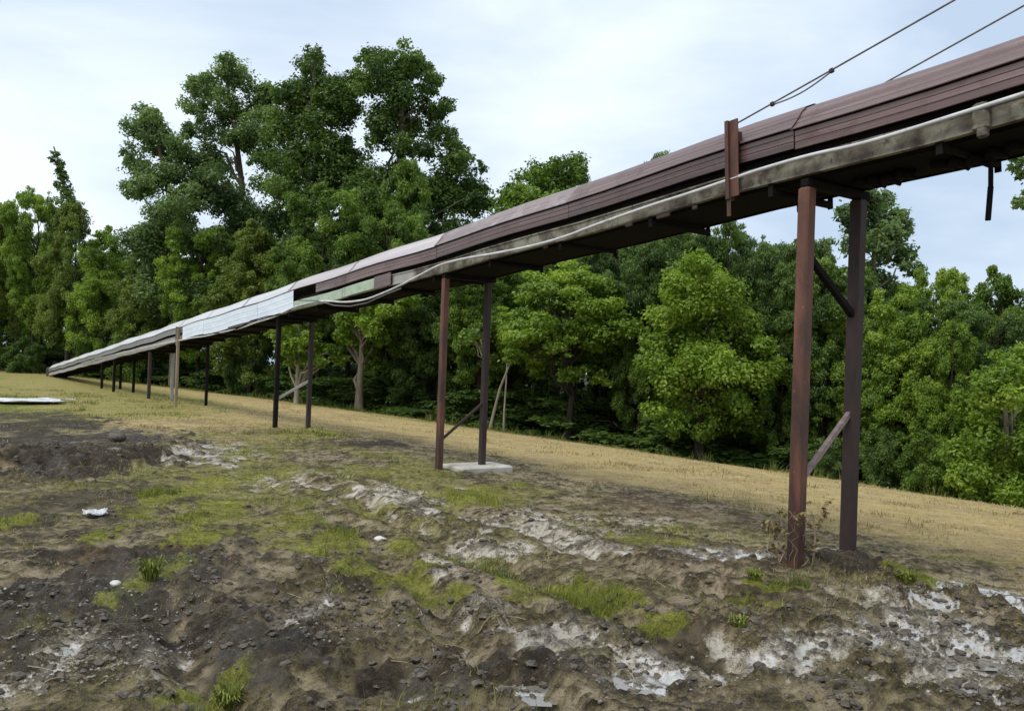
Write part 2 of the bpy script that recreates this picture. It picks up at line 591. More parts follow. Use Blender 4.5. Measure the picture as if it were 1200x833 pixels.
GLINT = [(765, 797, 66, 24), (1120, 700, 110, 12, .8), (980, 745, 90, 16, .7), (860, 785, 90, 24, .6), (1100, 800, 110, 20, .7), (620, 803, 34, 10), (1150, 695, 60, 13), (1060, 745, 110, 22, .75), (1170, 765, 70, 26, .85), (850, 652, 50, 6, .8), (235, 532, 46, 12, .5), (905, 760, 70, 14, .5),
         (540, 610, 90, 12, .45), (650, 640, 60, 10, .45), (370, 712, 26, 14, .6), (560, 730, 40, 22, .45), (490, 805, 34, 10, .6), (80, 770, 90, 40, .4), (700, 760, 60, 14, .4)]
ROUGH = [(80, 540, 120, 40, .8), (100, 700, 140, 130, 1), (330, 740, 160, 100, 1), (600, 770, 180, 80, 1), (900, 760, 250, 80, 1), (1150, 740, 150, 80, 1), (560, 620, 180, 40, .35),
         (850, 660, 150, 20, .35)]
PUDDLE = [(838, 654, 26, 3.2), (1140, 692, 24, 3.6), (620, 803, 28, 9), (748, 797, 30, 12), (1040, 735, 30, 6), (1120, 768, 36, 7), (1182, 752, 30, 7), (352, 712, 16, 9), (595, 612, 20, 3)]


def nonuni(lo, hi, flo, fhi, h, grow):
    """grid lines: spacing h inside [flo,fhi], growing outwards"""
    mid = np.arange(flo, fhi + h * .5, h)
    a = [fhi]
    s = h
    while a[-1] < hi:
        s *= grow
        a.append(a[-1] + s)
    b = [flo]
    s = h
    while b[-1] > lo:
        s *= grow
        b.append(b[-1] - s)
    return np.array(sorted(set(b[1:] + list(mid) + a[1:])))


def ground_fields(X, Y):
    s = srel(X, Y)
    d = np.hypot(X, Y)
    near = 1 - sstep(14, 34, d)
    green = emask(X, Y, GREEN)
    pale = emask(X, Y, PALE, 0.45)
    dark = emask(X, Y, DARK)
    red = emask(X, Y, RED)
    wet = emask(X, Y, WET, 0.45)
    rough = np.clip(emask(X, Y, ROUGH, .3) + 0.34, 0, 1) * near * (1 - .6 * sstep(1.5, 4, s))
    pt = past_tl(X, Y)
    dry = sstep(1.0, 3.8, s + (fbm(X, Y, 2.0, 4, 5) - .5) * 3.5) * (1 - sstep(-.3, .9, pt))
    u = urel(X, Y)
    # the lawn also wraps thinly round the far supports
    dry = np.maximum(dry, 0.75 * sstep(9, 16, u + (fbm(X, Y, 2.5, 3, 8) - .5) * 8) * sstep(-4.8, -2.2, s + (fbm(X, Y, 2.0, 4, 6) - .5) * 4) * (1 - sstep(-.3, .9, pt)))
    dry = dry * (1 - .9 * dark)
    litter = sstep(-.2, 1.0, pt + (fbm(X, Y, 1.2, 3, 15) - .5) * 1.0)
    far_l = (1 - sstep(-12, -6, X)) * sstep(15, 22, Y) * (1 - .7 * sstep(2, 4, s)) * (1 - litter)
    green = np.maximum(green, 0.85 * far_l * (1 - dark))
    green = np.maximum(green, .45 * (1 - dark) * (1 - .7 * pale) * sstep(.45, .62, fbm(X, Y, 1.3, 4, 88)) * sstep(6.5, 9, Y) * sstep(2.2, .2, s))
    # greener strip along the edge of the wood
    green = np.maximum(green, (sstep(-4.5, -1.0, pt) * (1 - litter)) * 0.75 * sstep(0.35, 0.6, fbm(X, Y, 1.5, 3, 77) + .12))
    return dict(s=s, d=d, green=green, pale=pale, dark=dark, red=red, wet=wet, white=emask(X, Y, GLINT, .5), rough=rough, dry=dry, litter=litter, pt=pt)


def height(X, Y, fl):
    z = base_z(X, Y)
    r = fl['rough']
    n1 = fbm(X, Y, 1.1, 3, 3) - .5
    n2 = fbm(X, Y, 0.34, 3, 4) - .5
    n3 = fbm(X, Y, 0.12, 4, 9, .6) - .5
    rid = 1 - np.abs(2 * fbm(X, Y, 0.26, 3, 14) - 1)
    lump = sstep(0.52, 0.78, fbm(X, Y, 0.17, 3, 41)) * 0.055
    n4 = fbm(X, Y, 0.055, 3, 66, .6) - .5
    rid2 = 1 - np.abs(2 * fbm(X, Y, 0.11, 3, 84) - 1)
    pit = sstep(.60, .80, fbm(X, Y, .21, 3, 95)) * .07
    z = z + 0.035 * n1 * (0.35 + .65 * r) + r * (0.045 * n2 + 0.085 * n3 + 0.10 * n4 + 0.02 * (rid - .75) + .028 * (rid2 - .75) + lump * .6 - pit * .7) + 0.02 * n3 + 0.02 * n2
    hf = 0.08 * n2 + 0.14 * n3 + 0.16 * n4 + .3 * lump - .6 * pit
    fl['low'] = sstep(.022, -.022, hf)
    # broad undulation in the lawn
    z = z + 0.12 * (fbm(X, Y, 6.0, 3, 21) - .5) * sstep(1.5, 5, fl['s'])
    # dark soil bank on the left: a low ridge, steeper towards the camera
    c = G(70, 548)
    bx = (X - c[0])
    by = (Y - (c[1] + 0.10 * bx))
    prof = np.where(by < 0, np.exp(-(by / 0.32) ** 2), np.exp(-(by / 2.0) ** 2))
    side = 1 - sstep(0.8, 1.35, bx + (fbm(X, Y, .6, 3, 19) - .5) * .8)
    z = z + 0.21 * prof * side * (0.55 + 0.9 * fbm(X, Y, .55, 4, 23)) * (1 - sstep(0, 9, -bx - 4))
    # ditch-like rut at lower left
    a = G(178, 700)
    b = G(285, 835)
    ab = (b - a)[:2]
    L = np.linalg.norm(ab)
    ab = ab / L
    q = (X - a[0]) * ab[0] + (Y - a[1]) * ab[1]
    w = (X - a[0]) * -ab[1] + (Y - a[1]) * ab[0] + (fbm(X, Y, .5, 3, 29) - .5) * .22
    z = z - 0.13 * np.exp(-(w / 0.17) ** 2) * sstep(-.15, .3, q) * (1 - sstep(L + .4, L + 1.0, q))
    # hole in the mud
    c = G(440, 797)
    hw = .1 + .12 * fbm(X, Y, .2, 3, 71)
    z = z - 0.15 * np.exp(-(((X - c[0]) / hw / 1.3) ** 2 + ((Y - c[1]) / hw) ** 2))
    # wheel ruts across the mud
    for (p, q2, wd, dp) in (((330, 560), (800, 745), .16, .07), ((420, 560), (860, 700), .16, .055), ((470, 660), (660, 833), .15, .08), ((800, 690), (1200, 720), .2, .05), ((760, 760), (1200, 790), .2, .06)):
        a = G(*p)
        b = G(*q2)
        ab = (b - a)[:2]
        L = np.linalg.norm(ab)
        ab = ab / L
        q = (X - a[0]) * ab[0] + (Y - a[1]) * ab[1]
        w = (X - a[0]) * -ab[1] + (Y - a[1]) * ab[0] + (fbm(X, Y, 1.4, 3, 37) - .5) * .6
        on = sstep(-.5, .5, q) * (1 - sstep(L, L + 1.0, q))
        z = z + on * dp * (-np.exp(-(w / wd) ** 2) + .55 * np.exp(-((np.abs(w) - wd * 1.9) / (wd * .7)) ** 2))
    # soil heaped against the feet of the posts
    for px in SUPPORT_PX[2:]:
        for v in (.06, W - .06):
            c = cp(ground_t(px), v, 0)
            z = z + .07 * np.exp(-(((X - c[0]) ** 2 + (Y - c[1]) ** 2) / .05)) * (.4 + fbm(X, Y, .2, 3, 44))
    # mound of soil round the first support
    c = cp(0.05, 0.75, 0)
    z = z + 0.085 * np.exp(-(((X - c[0] - .15) / .75) ** 2 + ((Y - c[1]) / .5) ** 2)) * (0.5 + fbm(X, Y, .25, 4, 43))
    # shallow dips that hold water: the surface is drawn towards a level floor
    for e in PUDDLE:
        cx, cy, rx, ry = ell(*e[:4])
        m = 1 - sstep(0.55, 1.7, np.hypot((X - cx) / rx, (Y - cy) / ry))
        fl0 = base_z(np.array([cx]), np.array([cy]))[0] - 0.035
        z = z * (1 - m) + m * (fl0 + 0.5 * (n2 * .085 + n3 * .12 + n4 * .07 + n1 * .04) + lump * .6)
    z = z + (fbm(X, Y, 1.0, 3, 50) - .5) * .25 * fl['litter']
    return z


gx = nonuni(-400, 400, -7.0, 7.0, 0.026, 1.022)
gy = nonuni(-60, 700, 3.2, 11.0, 0.026, 1.016)
XX, YY = np.meshgrid(gx, gy)
FL = ground_fields(XX, YY)
ZZ = height(XX, YY, FL)
# beyond the wood the land runs level to the horizon
nx, ny = len(gx), len(gy)
ids = np.arange(nx * ny).reshape(ny, nx)
quads = np.stack([ids[:-1, :-1], ids[:-1, 1:], ids[1:, 1:], ids[1:, :-1]], -1).reshape(-1, 4)


def gz(x, y):
    """ground height at a point (bilinear on the ground sheet)"""
    x = np.atleast_1d(np.asarray(x, float))
    y = np.atleast_1d(np.asarray(y, float))
    i = np.clip(np.searchsorted(gx, x) - 1, 0, nx - 2)
    j = np.clip(np.searchsorted(gy, y) - 1, 0, ny - 2)
    fx = np.clip((x - gx[i]) / (gx[i + 1] - gx[i]), 0, 1)
    fy = np.clip((y - gy[j]) / (gy[j + 1] - gy[j]), 0, 1)
    return (ZZ[j, i] * (1 - fx) + ZZ[j, i + 1] * fx) * (1 - fy) + (ZZ[j + 1, i] * (1 - fx) + ZZ[j + 1, i + 1] * fx) * fy


def fz(x, y):
    return float(gz(x, y)[0])


def ground_mat():
    t = NT('muddy_ground')
    v = t.coord(kind='Object')
    nA = t.noise(v, 0.9, 6, .6)
    nB = t.noise(v, 5.0, 8, .75, .4)
    nC = t.noise(v, 22.0, 7, .75, .3)
    nD = t.noise(v, 95.0, 5, .75)
    tv = t.n('ShaderNodeMapping')
    tcn = t.n('ShaderNodeTexCoord')
    tv.inputs['Rotation'].default_value = (0, 0, -TRK)
    tv.inputs['Scale'].default_value = (.45, 1.25, 1)
    t.l(tcn.outputs['Object'], tv.inputs[0])
    nS = t.noise(tv.outputs[0], 4.5, 8, .72, .3)
    mixn = t.math('ADD', t.math('MULTIPLY', nS, .36), t.math('ADD', t.math('MULTIPLY', nC, .36), t.math('MULTIPLY', nD, .28)))
    low = t.attr('low')
    mixn = t.math('ADD', t.math('MULTIPLY', t.math('SUBTRACT', mixn, .5), 1.95), .5, True)
    mixl = t.math('ADD', mixn, t.math('MULTIPLY', t.math('SUBTRACT', low, .5), .22), True)
    soil = t.ramp(mixl, [(0.30, (0.028, 0.021, 0.013)), (0.42, (0.09, 0.072, 0.045)), (0.54, (0.195, 0.158, 0.104)), (0.70, (0.36, 0.305, 0.22))])
    pale = t.ramp(mixl, [(0.32, (0.07, 0.058, 0.042)), (0.44, (0.24, 0.21, 0.165)), (0.54, (0.43, 0.39, 0.325)), (0.68, (0.60, 0.56, 0.49))])
    dark = t.ramp(mixn, [(0.34, (0.013, 0.010, 0.007)), (0.52, (0.045, 0.035, 0.024)), (0.66, (0.13, 0.105, 0.075))])
    red = t.ramp(mixn, [(0.34, (0.045, 0.028, 0.018)), (0.52, (0.125, 0.084, 0.055)), (0.66, (0.22, 0.165, 0.115))])
    dry = t.ramp(mixn, [(0.30, (0.20, 0.145, 0.075)), (0.48, (0.42, 0.325, 0.17)), (0.68, (0.56, 0.455, 0.26))])
    dry2 = t.ramp(mixn, [(0.32, (0.15, 0.105, 0.065)), (0.48, (0.34, 0.255, 0.15)), (0.66, (0.46, 0.36, 0.225))])
    dry = t.mix(t.ramp(nA, [(.46, 0.0), (.6, .8)]), dry, dry2)
    dry = t.mix(t.ramp(nB, [(.46, 0.0), (.6, .35)]), dry, (0.33, 0.285, 0.11))
    green = t.ramp(mixn, [(0.32, (0.05, 0.052, 0.014)), (0.5, (0.18, 0.185, 0.040)), (0.66, (0.30, 0.30, 0.08))])
    white = t.ramp(nC, [(0.3, (0.20, 0.19, 0.17)), (0.55, (0.37, 0.365, 0.355)), (0.75, (0.60, 0.60, 0.60))])  # pale wet film with sky glints painted into its colour
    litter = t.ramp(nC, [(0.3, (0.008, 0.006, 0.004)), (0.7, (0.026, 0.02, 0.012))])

    def m(name, lo=.25, hi=.75, k=.55, nz=None):
        a = t.math('ADD', t.attr(name), t.math('MULTIPLY', t.math('SUBTRACT', mixn if nz is None else nz, .5), k))
        return t.ramp(a, [(lo, 0.0), (hi, 1.0)])
    col = soil
    # thin olive growth in broad patches between the bare places
    col = t.mix(t.math('MULTIPLY', t.ramp(nA, [(.44, 0.0), (.62, .5)]), t.ramp(nC, [(.42, 0.0), (.62, 1.0)])), col, (0.19, 0.178, 0.058))
    col = t.mix(m('red', .3, .8, .9), col, red)
    col = t.mix(m('pale', .3, .7, 1.5), col, pale)
    col = t.mix(m('dark', .22, .6, 1.3), col, dark)
    wf = t.math('ADD', t.math('MULTIPLY', t.attr('white'), .95), t.math('MULTIPLY', t.math('SUBTRACT', t.math('ADD', t.math('MULTIPLY', nC, .55), t.math('MULTIPLY', nD, .45)), .5), 3.0))
    wf = t.math('ADD', wf, t.math('MULTIPLY', t.math('SUBTRACT', low, .62), 1.1))
    wf = t.math('MULTIPLY', t.ramp(wf, [(.40, 0.0), (.72, 1.0)]), t.math('MULTIPLY', t.attr('white'), 1.8, True))
    ge = t.n('ShaderNodeNewGeometry')
    sx = t.n('ShaderNodeSeparateXYZ')
    t.l(ge.outputs['Normal'], sx.inputs[0])
    wf = t.math('MULTIPLY', wf, t.ramp(sx.outputs['Z'], [(.62, .12), (.88, 1.0)]))
    film = wf
    col = t.mix(wf, col, white)
    col = t.mix(t.math('MULTIPLY', m('green', .2, .75, 1.2), .85), col, green)
    col = t.mix(m('dry', .25, .8, 1.2), col, dry)
    col = t.mix(t.math('MULTIPLY', t.math('MULTIPLY', m('green', .2, .8, .8), m('dry')), .65), col, (0.205, 0.2, 0.062))
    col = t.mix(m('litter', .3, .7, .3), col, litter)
    # dark crumbs and crevices between clods
    col = t.mix(t.ramp(nD, [(0.28, .8), (0.41, 0.0)]), col, (0.022, 0.017, 0.011))
    hs = t.n('ShaderNodeHueSaturation')
    hs.inputs['Saturation'].default_value = 1.14
    hs.inputs['Value'].default_value = 1.04
    t.l(col, hs.inputs['Color'])
    col = hs.outputs[0]
    wet = m('wet', .25, .85, 1.0)
    r = t.mix(wet, t.ramp(nC, [(.3, .62), (.7, .9)]), t.ramp(nC, [(.35, .16), (.65, .48)]))
    r = t.mix(film, r, (.09, .09, .09))
    h = t.math('ADD', t.math('MULTIPLY', nC, .7), t.math('MULTIPLY', nD, .3))
    bp = t.n('ShaderNodeBump')
    bp.inputs['Distance'].default_value = .05
    t.l(t.math('SUBTRACT', 1.0, t.math('MULTIPLY', film, .8)), bp.inputs['Strength'])
    t.l(h, bp.inputs['Height'])
    t.principled(col, r, 0, bp.outputs[0], t.mix(wet, (.22, .22, .22), (.6, .6, .6)))
    pb = [n_ for n_ in t.t.nodes if n_.type == 'BSDF_PRINCIPLED'][0]
    t.l(film, pb.inputs['Coat Weight'])
    pb.inputs['Coat Roughness'].default_value = .05
    pb.inputs['Coat IOR'].default_value = 1.6
    return t.m


V = np.stack([XX, YY, ZZ], -1).reshape(-1, 3)
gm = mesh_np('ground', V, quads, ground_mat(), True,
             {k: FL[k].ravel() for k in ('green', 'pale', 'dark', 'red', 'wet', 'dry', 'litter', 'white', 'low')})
tag(link('ground', gm), kind='structure')

# puddles: level sheets a little above the floor of each dip
tw = NT('muddy_water')
nw = tw.noise(tw.coord(), 14, 3, .5)
tw.principled((0.17, 0.155, 0.13), 0.04, 0, tw.bump(nw, .05, .01), 0.9)
for e in PUDDLE:
    cx, cy, rx, ry = ell(*e[:4])
    i0, i1 = np.searchsorted(gx, [cx - rx * 1.5, cx + rx * 1.5])
    j0, j1 = np.searchsorted(gy, [cy - ry * 1.5, cy + ry * 1.5])
    sub = ZZ[j0:j1 + 1, i0:i1 + 1]
    xs, ys = gx[i0:i1 + 1], gy[j0:j1 + 1]
    ins = np.hypot((xs[None, :] - cx) / rx, (ys[:, None] - cy) / ry)
    z = float(np.percentile(sub[ins < .9], 46))
    low = (sub < z) & (ins < 1.45)
    cell = low[:-1, :-1] | low[1:, :-1] | low[:-1, 1:] | low[1:, 1:]
    idx = {}
    mb = MB()
    vs, fs = [], []
    for jj, ii in zip(*np.nonzero(cell)):
        q = []
        for a_, b_ in ((jj, ii), (jj, ii + 1), (jj + 1, ii + 1), (jj + 1, ii)):
            if (a_, b_) not in idx:
                idx[(a_, b_)] = len(vs)
                vs.append((xs[b_], ys[a_], z))
            q.append(idx[(a_, b_)])
        fs.append(q)
    if fs:
        mb.add(vs, fs)
        tag(mb.build('puddle', tw.m, origin=(cx, cy, z)), kind='structure')

# ------------------------------------------------------------------ sky and light
SUN_EL, SUN_AZ = math.radians(56), math.radians(228)       # azimuth clockwise from +Y: behind the camera, to the left
world = bpy.data.worlds.new('World')
SC.world = world
world.use_nodes = True
wt = world.node_tree
wt.nodes.clear()
wo = wt.nodes.new('ShaderNodeOutputWorld')
bg = wt.nodes.new('ShaderNodeBackground')
sky = wt.nodes.new('ShaderNodeTexSky')
sky.sky_type = 'NISHITA'
sky.sun_disc = False
sky.sun_elevation = SUN_EL
sky.sun_rotation = SUN_AZ
sky.air_density = 1.0
sky.dust_density = 2.5
tc = wt.nodes.new('ShaderNodeTexCoord')
mp = wt.nodes.new('ShaderNodeMapping')
mp.inputs['Scale'].default_value = (1.0, 1.0, 2.6)
mp.inputs['Location'].default_value = (0.3, 0.1, 0.15)
wt.links.new(tc.outputs['Generated'], mp.inputs[0])
cn = wt.nodes.new('ShaderNodeTexNoise')
cn.inputs['Scale'].default_value = 1.9
cn.inputs['Detail'].default_value = 7
cn.inputs['Roughness'].default_value = .5
cn.inputs['Distortion'].default_value = .4
wt.links.new(mp.outputs[0], cn.inputs['Vector'])
cr = wt.nodes.new('ShaderNodeValToRGB')
cr.color_ramp.elements[0].position = .36
cr.color_ramp.elements[0].color = (4.8, 5.9, 7.4, 1)
cr.color_ramp.elements[1].position = .64
cr.color_ramp.elements[1].color = (8.4, 9.2, 10.0, 1)
wt.links.new(cn.outputs['Fac'], cr.inputs[0])
mxw = wt.nodes.new('ShaderNodeMix')
mxw.data_type = 'RGBA'
mxw.inputs[0].default_value = .88
wt.links.new(sky.outputs[0], mxw.inputs[6])
wt.links.new(cr.outputs[0], mxw.inputs[7])
wt.links.new(mxw.outputs[2], bg.inputs[0])
bg.inputs[1].default_value = 0.071
wt.links.new(bg.outputs[0], wo.inputs[0])

sun = bpy.data.lights.new('sun', 'SUN')
sun.energy = 1.5
sun.angle = math.radians(30)
sun.color = (1.0, 0.96, 0.89)
so = bpy.data.objects.new('sun', sun)
COL.objects.link(so)
sd = Vector((math.sin(SUN_AZ) * math.cos(SUN_EL), math.cos(SUN_AZ) * math.cos(SUN_EL), math.sin(SUN_EL)))
so.rotation_euler = sd.to_track_quat('Z', 'Y').to_euler()
so.location = (0, 0, 30)

# ------------------------------------------------------------------ conveyor gallery
T0, T1 = -9.0, 54.0
root = thing('conveyor', 'long covered conveyor with a brown hood, sloping up across the field', 'conveyor',
             cp(0, W / 2, 0) * np.array([1, 1, 0]))


def wob(t):
    return 0.012 * math.sin(t * 1.7) + 0.01 * math.sin(t * 0.63 + 1)


def fr(t, v=0.0, w=0.0):
    return (cp(t, v, w + wob(t)), NV, EV)


# side beams (channels)
def channel(v0, sgn):
    return [(v0 + sgn * 0.06, 0.0), (v0, 0.0), (v0, 0.014), (v0 + sgn * 0.012, 0.018), (v0 + sgn * 0.012, 0.146), (v0, 0.15), (v0, 0.165), (v0 + sgn * 0.06, 0.165)]


ts = list(np.arange(T0, T1 + .01, 1.0))
MB().sweep(channel(0, 1), [fr(t) for t in ts if t <= 7.0]).build('side_beam', MAT['lichen'], root)['label'] = 'lichen covered side beam'
MB().sweep(channel(0, 1), [fr(t) for t in ts if t >= 7.0]).build('side_beam', MAT['galv'], root)
MB().sweep(channel(W, -1), [fr(t) for t in ts]).build('side_beam', MAT['dark_rust'], root)
# inner skirt plates and belts
MB().sweep([(0.075, -0.02), (0.072, 0.24), (0.10, 0.24), (0.10, -0.02)], [fr(t) for t in ts]).build('skirt_plate', MAT['black'], root)
MB().sweep([(W - 0.10, -0.02), (W - 0.10, 0.24), (W - 0.072, 0.24), (W - 0.075, -0.02)], [fr(t) for t in ts]).build('skirt_plate', MAT['black'], root)
MB().sweep([(0.09, 0.20), (0.25, 0.10), (W - .25, 0.10), (W - .09, 0.20), (W - .09, .215), (W - .25, .115), (.25, .115), (.09, .215), (.09, .20)], [fr(t) for t in ts]).build('carrying_belt', MAT['belt'], root)
MB().sweep([(0.07, -0.012), (W - .07, -0.012), (W - .07, 0.002), (.07, 0.002), (.07, -0.012)], [fr(t) for t in ts]).build('return_belt', MAT['belt'], root)
# return rollers with their hangers, and cross angles
k = 0
for t in np.arange(T0 + .4, T1 - 2, 1.5):
    m = MB()
    h = RNG.uniform(-.02, .015)
    m.tube([cp(t, .05, -0.04 + h), cp(t, W - .05, -0.04 + h)], [.036, .036], 10)
    r = m.build('return_roller', MAT['black'], root)
    for v in (0.03, W - .03):
        m2 = MB()
        m2.box(cp(t, v, -.04), DV * .025, NV * .006, EV * .055)
        m2.build('roller_hanger', MAT['black'], r)
# material spilt and caked under the belt: ragged lower outline near the camera end
for t, l, dp in ((-1.1, .5, .05), (-1.75, .7, .04), (-2.4, .35, .06), (-0.4, .45, .035), (-3.1, .6, .05)):
    m = MB()
    n = 12
    pts = [cp(t - l / 2 + l * i / (n - 1), W * .55 + .1 * math.sin(i * 2.1), -.03 - dp * math.sin(math.pi * i / (n - 1)) * (.6 + .4 * math.sin(i * 3.7))) for i in range(n)]
    m.tube(pts, [.03 + .02 * abs(math.sin(i * 1.9)) for i in range(n)], 7)
    m.build('caked_spill', MAT['black'], root, smooth=True)

# hood panels
PROFILE_SIDE = [(0.004, 0.236), (-0.004, 0.240), (-0.004, 0.288), (0.001, 0.292), (0.001, 0.298), (-0.004, 0.302), (-0.004, 0.340), (0.001, 0.344), (0.001, 0.350), (-0.004, 0.354), (-0.004, 0.394), (0.010, 0.400)]
PROFILE_TOP = [(0.020, 0.414), (-0.026, 0.408), (-0.026, 0.416), (-0.006, 0.436), (0.022, 0.466), (0.027, 0.468), (0.029, 0.474), (0.058, 0.508), (0.063, 0.510), (0.065, 0.516), (0.105, 0.572), (0.17, 0.632), (0.28, 0.682), (0.45, 0.70),
               (0.62, 0.682), (0.73, 0.632), (0.80, 0.572), (0.85, 0.500), (0.906, 0.432), (0.936, 0.410), (0.936, 0.392), (0.904, 0.40), (0.904, 0.212)]


def t_of_px(px):
    lo, hi = -6.0, 54.0
    for _ in range(60):
        mid = (lo + hi) / 2
        if proj(cp(mid, 0, 0.1))[0] > px:
            lo = mid
        else:
            hi = mid
    return (lo + hi) / 2


tG, tGap0, tGap1, tW1, tFl = t_of_px(440), t_of_px(370), t_of_px(345), t_of_px(215), t_of_px(209)


def panel_frames(a, b, dz=0.0, dv=0.0):
    n = max(2, int((b - a) / .6) + 1)
    return [fr(t, dv, dz) for t in np.linspace(a, b, n)]


edges = [T0]
while edges[-1] < T1 - 1.2:
    edges.append(edges[-1] + 3.05 + RNG.uniform(-.03, .03))
edges[-1] = T1
for i in range(len(edges) - 1):
    a, b = edges[i] + .004, edges[i + 1] - .004
    dz, dv = RNG.uniform(-.006, .006), RNG.uniform(-.005, .005)
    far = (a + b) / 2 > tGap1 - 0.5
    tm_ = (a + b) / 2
    MB().sweep(PROFILE_TOP, panel_frames(a, b + .03, dz, dv)).build('hood_panel', MAT['white_cover' if far else 'faded' if tm_ > 6.5 else 'half_faded' if tm_ > 3.4 else 'brown'], root)  # tops painted paler towards the low end for sky sheen
    # low near-side cladding, interrupted by the open gap and the white sheets
    for (p, q) in ((T0, tGap0), (tW1, T1)):
        aa, bb = max(a, p), min(b, q)
        if bb - aa > .1:
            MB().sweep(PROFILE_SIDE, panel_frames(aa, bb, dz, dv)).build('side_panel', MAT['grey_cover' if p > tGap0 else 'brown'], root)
    # lap strip over each joint
    if i > 0 and 5 < a < 20:
        m = MB()
        m.sweep([(x - .006 if x < .45 else x + .006, y + .004) for x, y in PROFILE_TOP[2:20]], [fr(a - .03, dv, dz), fr(a + .03, dv, dz)])
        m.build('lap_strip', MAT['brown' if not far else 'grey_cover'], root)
# white replacement sheets: cover the low cladding and the beam
wn = 4
for i in range(wn):
    a = tGap1 + (tW1 - tGap1) * i / wn
    b = tGap1 + (tW1 - tGap1) * (i + 1) / wn
    hgt = [0.02, 0.03, 0.0, 0.02][i]
    prof = []
    for j in range(15):
        w = hgt + (0.386 - hgt) * j / 14
        prof.append((-0.024 - (0.003 if j % 5 == 0 else 0.0), w))
    MB().sweep(prof, panel_frames(a + .003, b - .003, RNG.uniform(-.004, .004), -0.002 * (i % 2))).build('white_side_sheet', MAT['white_sheet'], root)
# pale green strip bolted on the beam
prof = [(-0.018, 0.0), (-0.022, 0.008), (-0.022, 0.165), (-0.016, 0.172)]
MB().sweep(prof, panel_frames(tG, (tG + tGap0) / 2 - .01)).build('green_side_strip', MAT['green_sheet'], root)
MB().sweep(prof, panel_frames((tG + tGap0) / 2 + .01, tGap1 + .1, -.006)).build('green_side_strip', MAT['green_sheet'], root)
m = MB()
m.box(cp(tG - .32, -.03, .085 + wob(tG)), DV * .30, NV * .008, EV * .10, .004)
m.build('splice_plate', MAT['brown'], root)
# splice on the near beam
m = MB()
ts_ = t_of_px(1152)
m.box(cp(ts_, -.03, .075), DV * .06, NV * .03, EV * .10, .02)
m.box(cp(ts_ - .01, -.03, -.035), DV * .035, NV * .028, EV * .04, .012)
m.build('beam_splice', MAT['lichen'], root)
# drips and lugs under the near beam
for px, wd in ((738, .05), (778, .09), (640, .04), (815, .03)):
    t = t_of_px(px)
    m = MB()
    m.box(cp(t, -.01, -.03), DV * wd, NV * .012, EV * .018, .004)
    m.build('beam_lug', MAT['dark_rust'], root)

# cable anchor plate on the near side (and its twin on the far side)
tP = t_of_px(860)
m = MB()
m.box(cp(tP, -.055, .30), DV * .02, NV * .042, EV * .36, .004)
m.box(cp(tP - .06, -.062, .31), DV * .05, NV * .008, EV * .35, .003)
m.box(cp(tP - .07, -.02, .50), DV * .03, NV * .03, EV * .05, .004)
pl = m.build('anchor_plate', MAT['rust'], root)
m = MB()
m.box(cp(tP, -.07, -.12), DV * .022, NV * .006, EV * .09, .002)
m.build('hanging_strap', MAT['rust'], pl)
m = MB()
m.box(cp(tP, W + .055, .30), DV * .02, NV * .042, EV * .34, .004)
m.build('anchor_plate', MAT['rust'], root)
# mast further up the conveyor, past the right edge of the photograph, that carries the cables
tM = -8.3
pA = cp(tP, -.06, .60)
pB = cp(tP, W + .06, .60)
rise = np.array([0, 0, 1.0])
q63 = at(1050, 35, 0)  # camera point; direction handled below
dirA = ray(1050, 35)
# where the sight line through the cable meets the near plane of the conveyor
kk = ((A0 - CP) @ NV - .06) / (dirA @ NV)
pq = CP + dirA * kk
slope = (pq - pA) / np.linalg.norm(pq - pA)
LM = (tP - tM) / abs(slope @ UH)
eA = pA + slope * LM
dirB = ray(1140, 35)
pqB = CP + dirB * (((A0 - CP) @ NV + W + .06) / (dirB @ NV))
dirB = ray(1040, 92)
pB = CP + dirB * (((A0 - CP) @ NV + W + .06) / (dirB @ NV))
slB = (pqB - pB) / np.linalg.norm(pqB - pB)
tB = (pB - A0) @ UH
pB = pB - slB * (pB[2] - cp(tB + .9, W, .5)[2]) / slB[2] * .9
eB = pB + slB * abs(((pB - A0) @ UH - tM) / (slB @ UH))
m = MB()
for e, v in ((eA, -.1), (eB, W + .1)):
    b_ = cp(tM, v, -.02)
    m.bar(b_, e + rise * .15, .14, .14, NV, .01)
m.bar(eA + rise * .05, eB + rise * .05, .1, .1, rise, .008)
m.build('cable_mast', MAT['rust'], root)
# ridge strip
MB().sweep([(0.42, 0.70), (0.42, 0.722), (0.48, 0.722), (0.48, 0.70)], [fr(t) for t in ts if t < 20]).build('ridge_strip', MAT['dark_rust'], root)
# tail box at the low end
m = MB()
m.box(cp(T1 + .35, W / 2, .27), DV * .40, NV * .50, EV * .28, .05)
m.box(cp(T1 - .9, W / 2, -.04), DV * .9, NV * .40, EV * .12, .03)
m.build('tail_box', MAT['dark_rust'], root)
m = MB()
m.tube([cp(T1 + .55, -.02, .15), cp(T1 + .55, W + .02, .15)], [.2, .2], 14)
m.build('tail_pulley', MAT['black'], root)
# flange post strip at the end of the white sheets
m = MB()
m.box(cp(tFl, -.05, .16), DV * .06, NV * .02, EV * .27, .005)
m.build('joint_flange', MAT['rust'], root)
# service pipe along the beam: sags where its clips have gone
cpts = [(1330, 68), (1270, 88), (1200, 110), (1120, 135), (1050, 157), (1000, 171), (950, 182), (900, 196), (866, 207), (810, 226), (760, 242), (700, 263), (660, 278), (620, 289),
        (580, 297), (540, 304), (515, 311), (495, 321), (470, 334), (450, 343), (428, 351), (405, 354), (385, 353), (368, 354), (345, 360), (322, 371), (300, 378), (280, 385), (262, 389), (240, 394), (225, 396), (205, 400), (180, 405), (150, 412), (120, 419), (95, 426)]


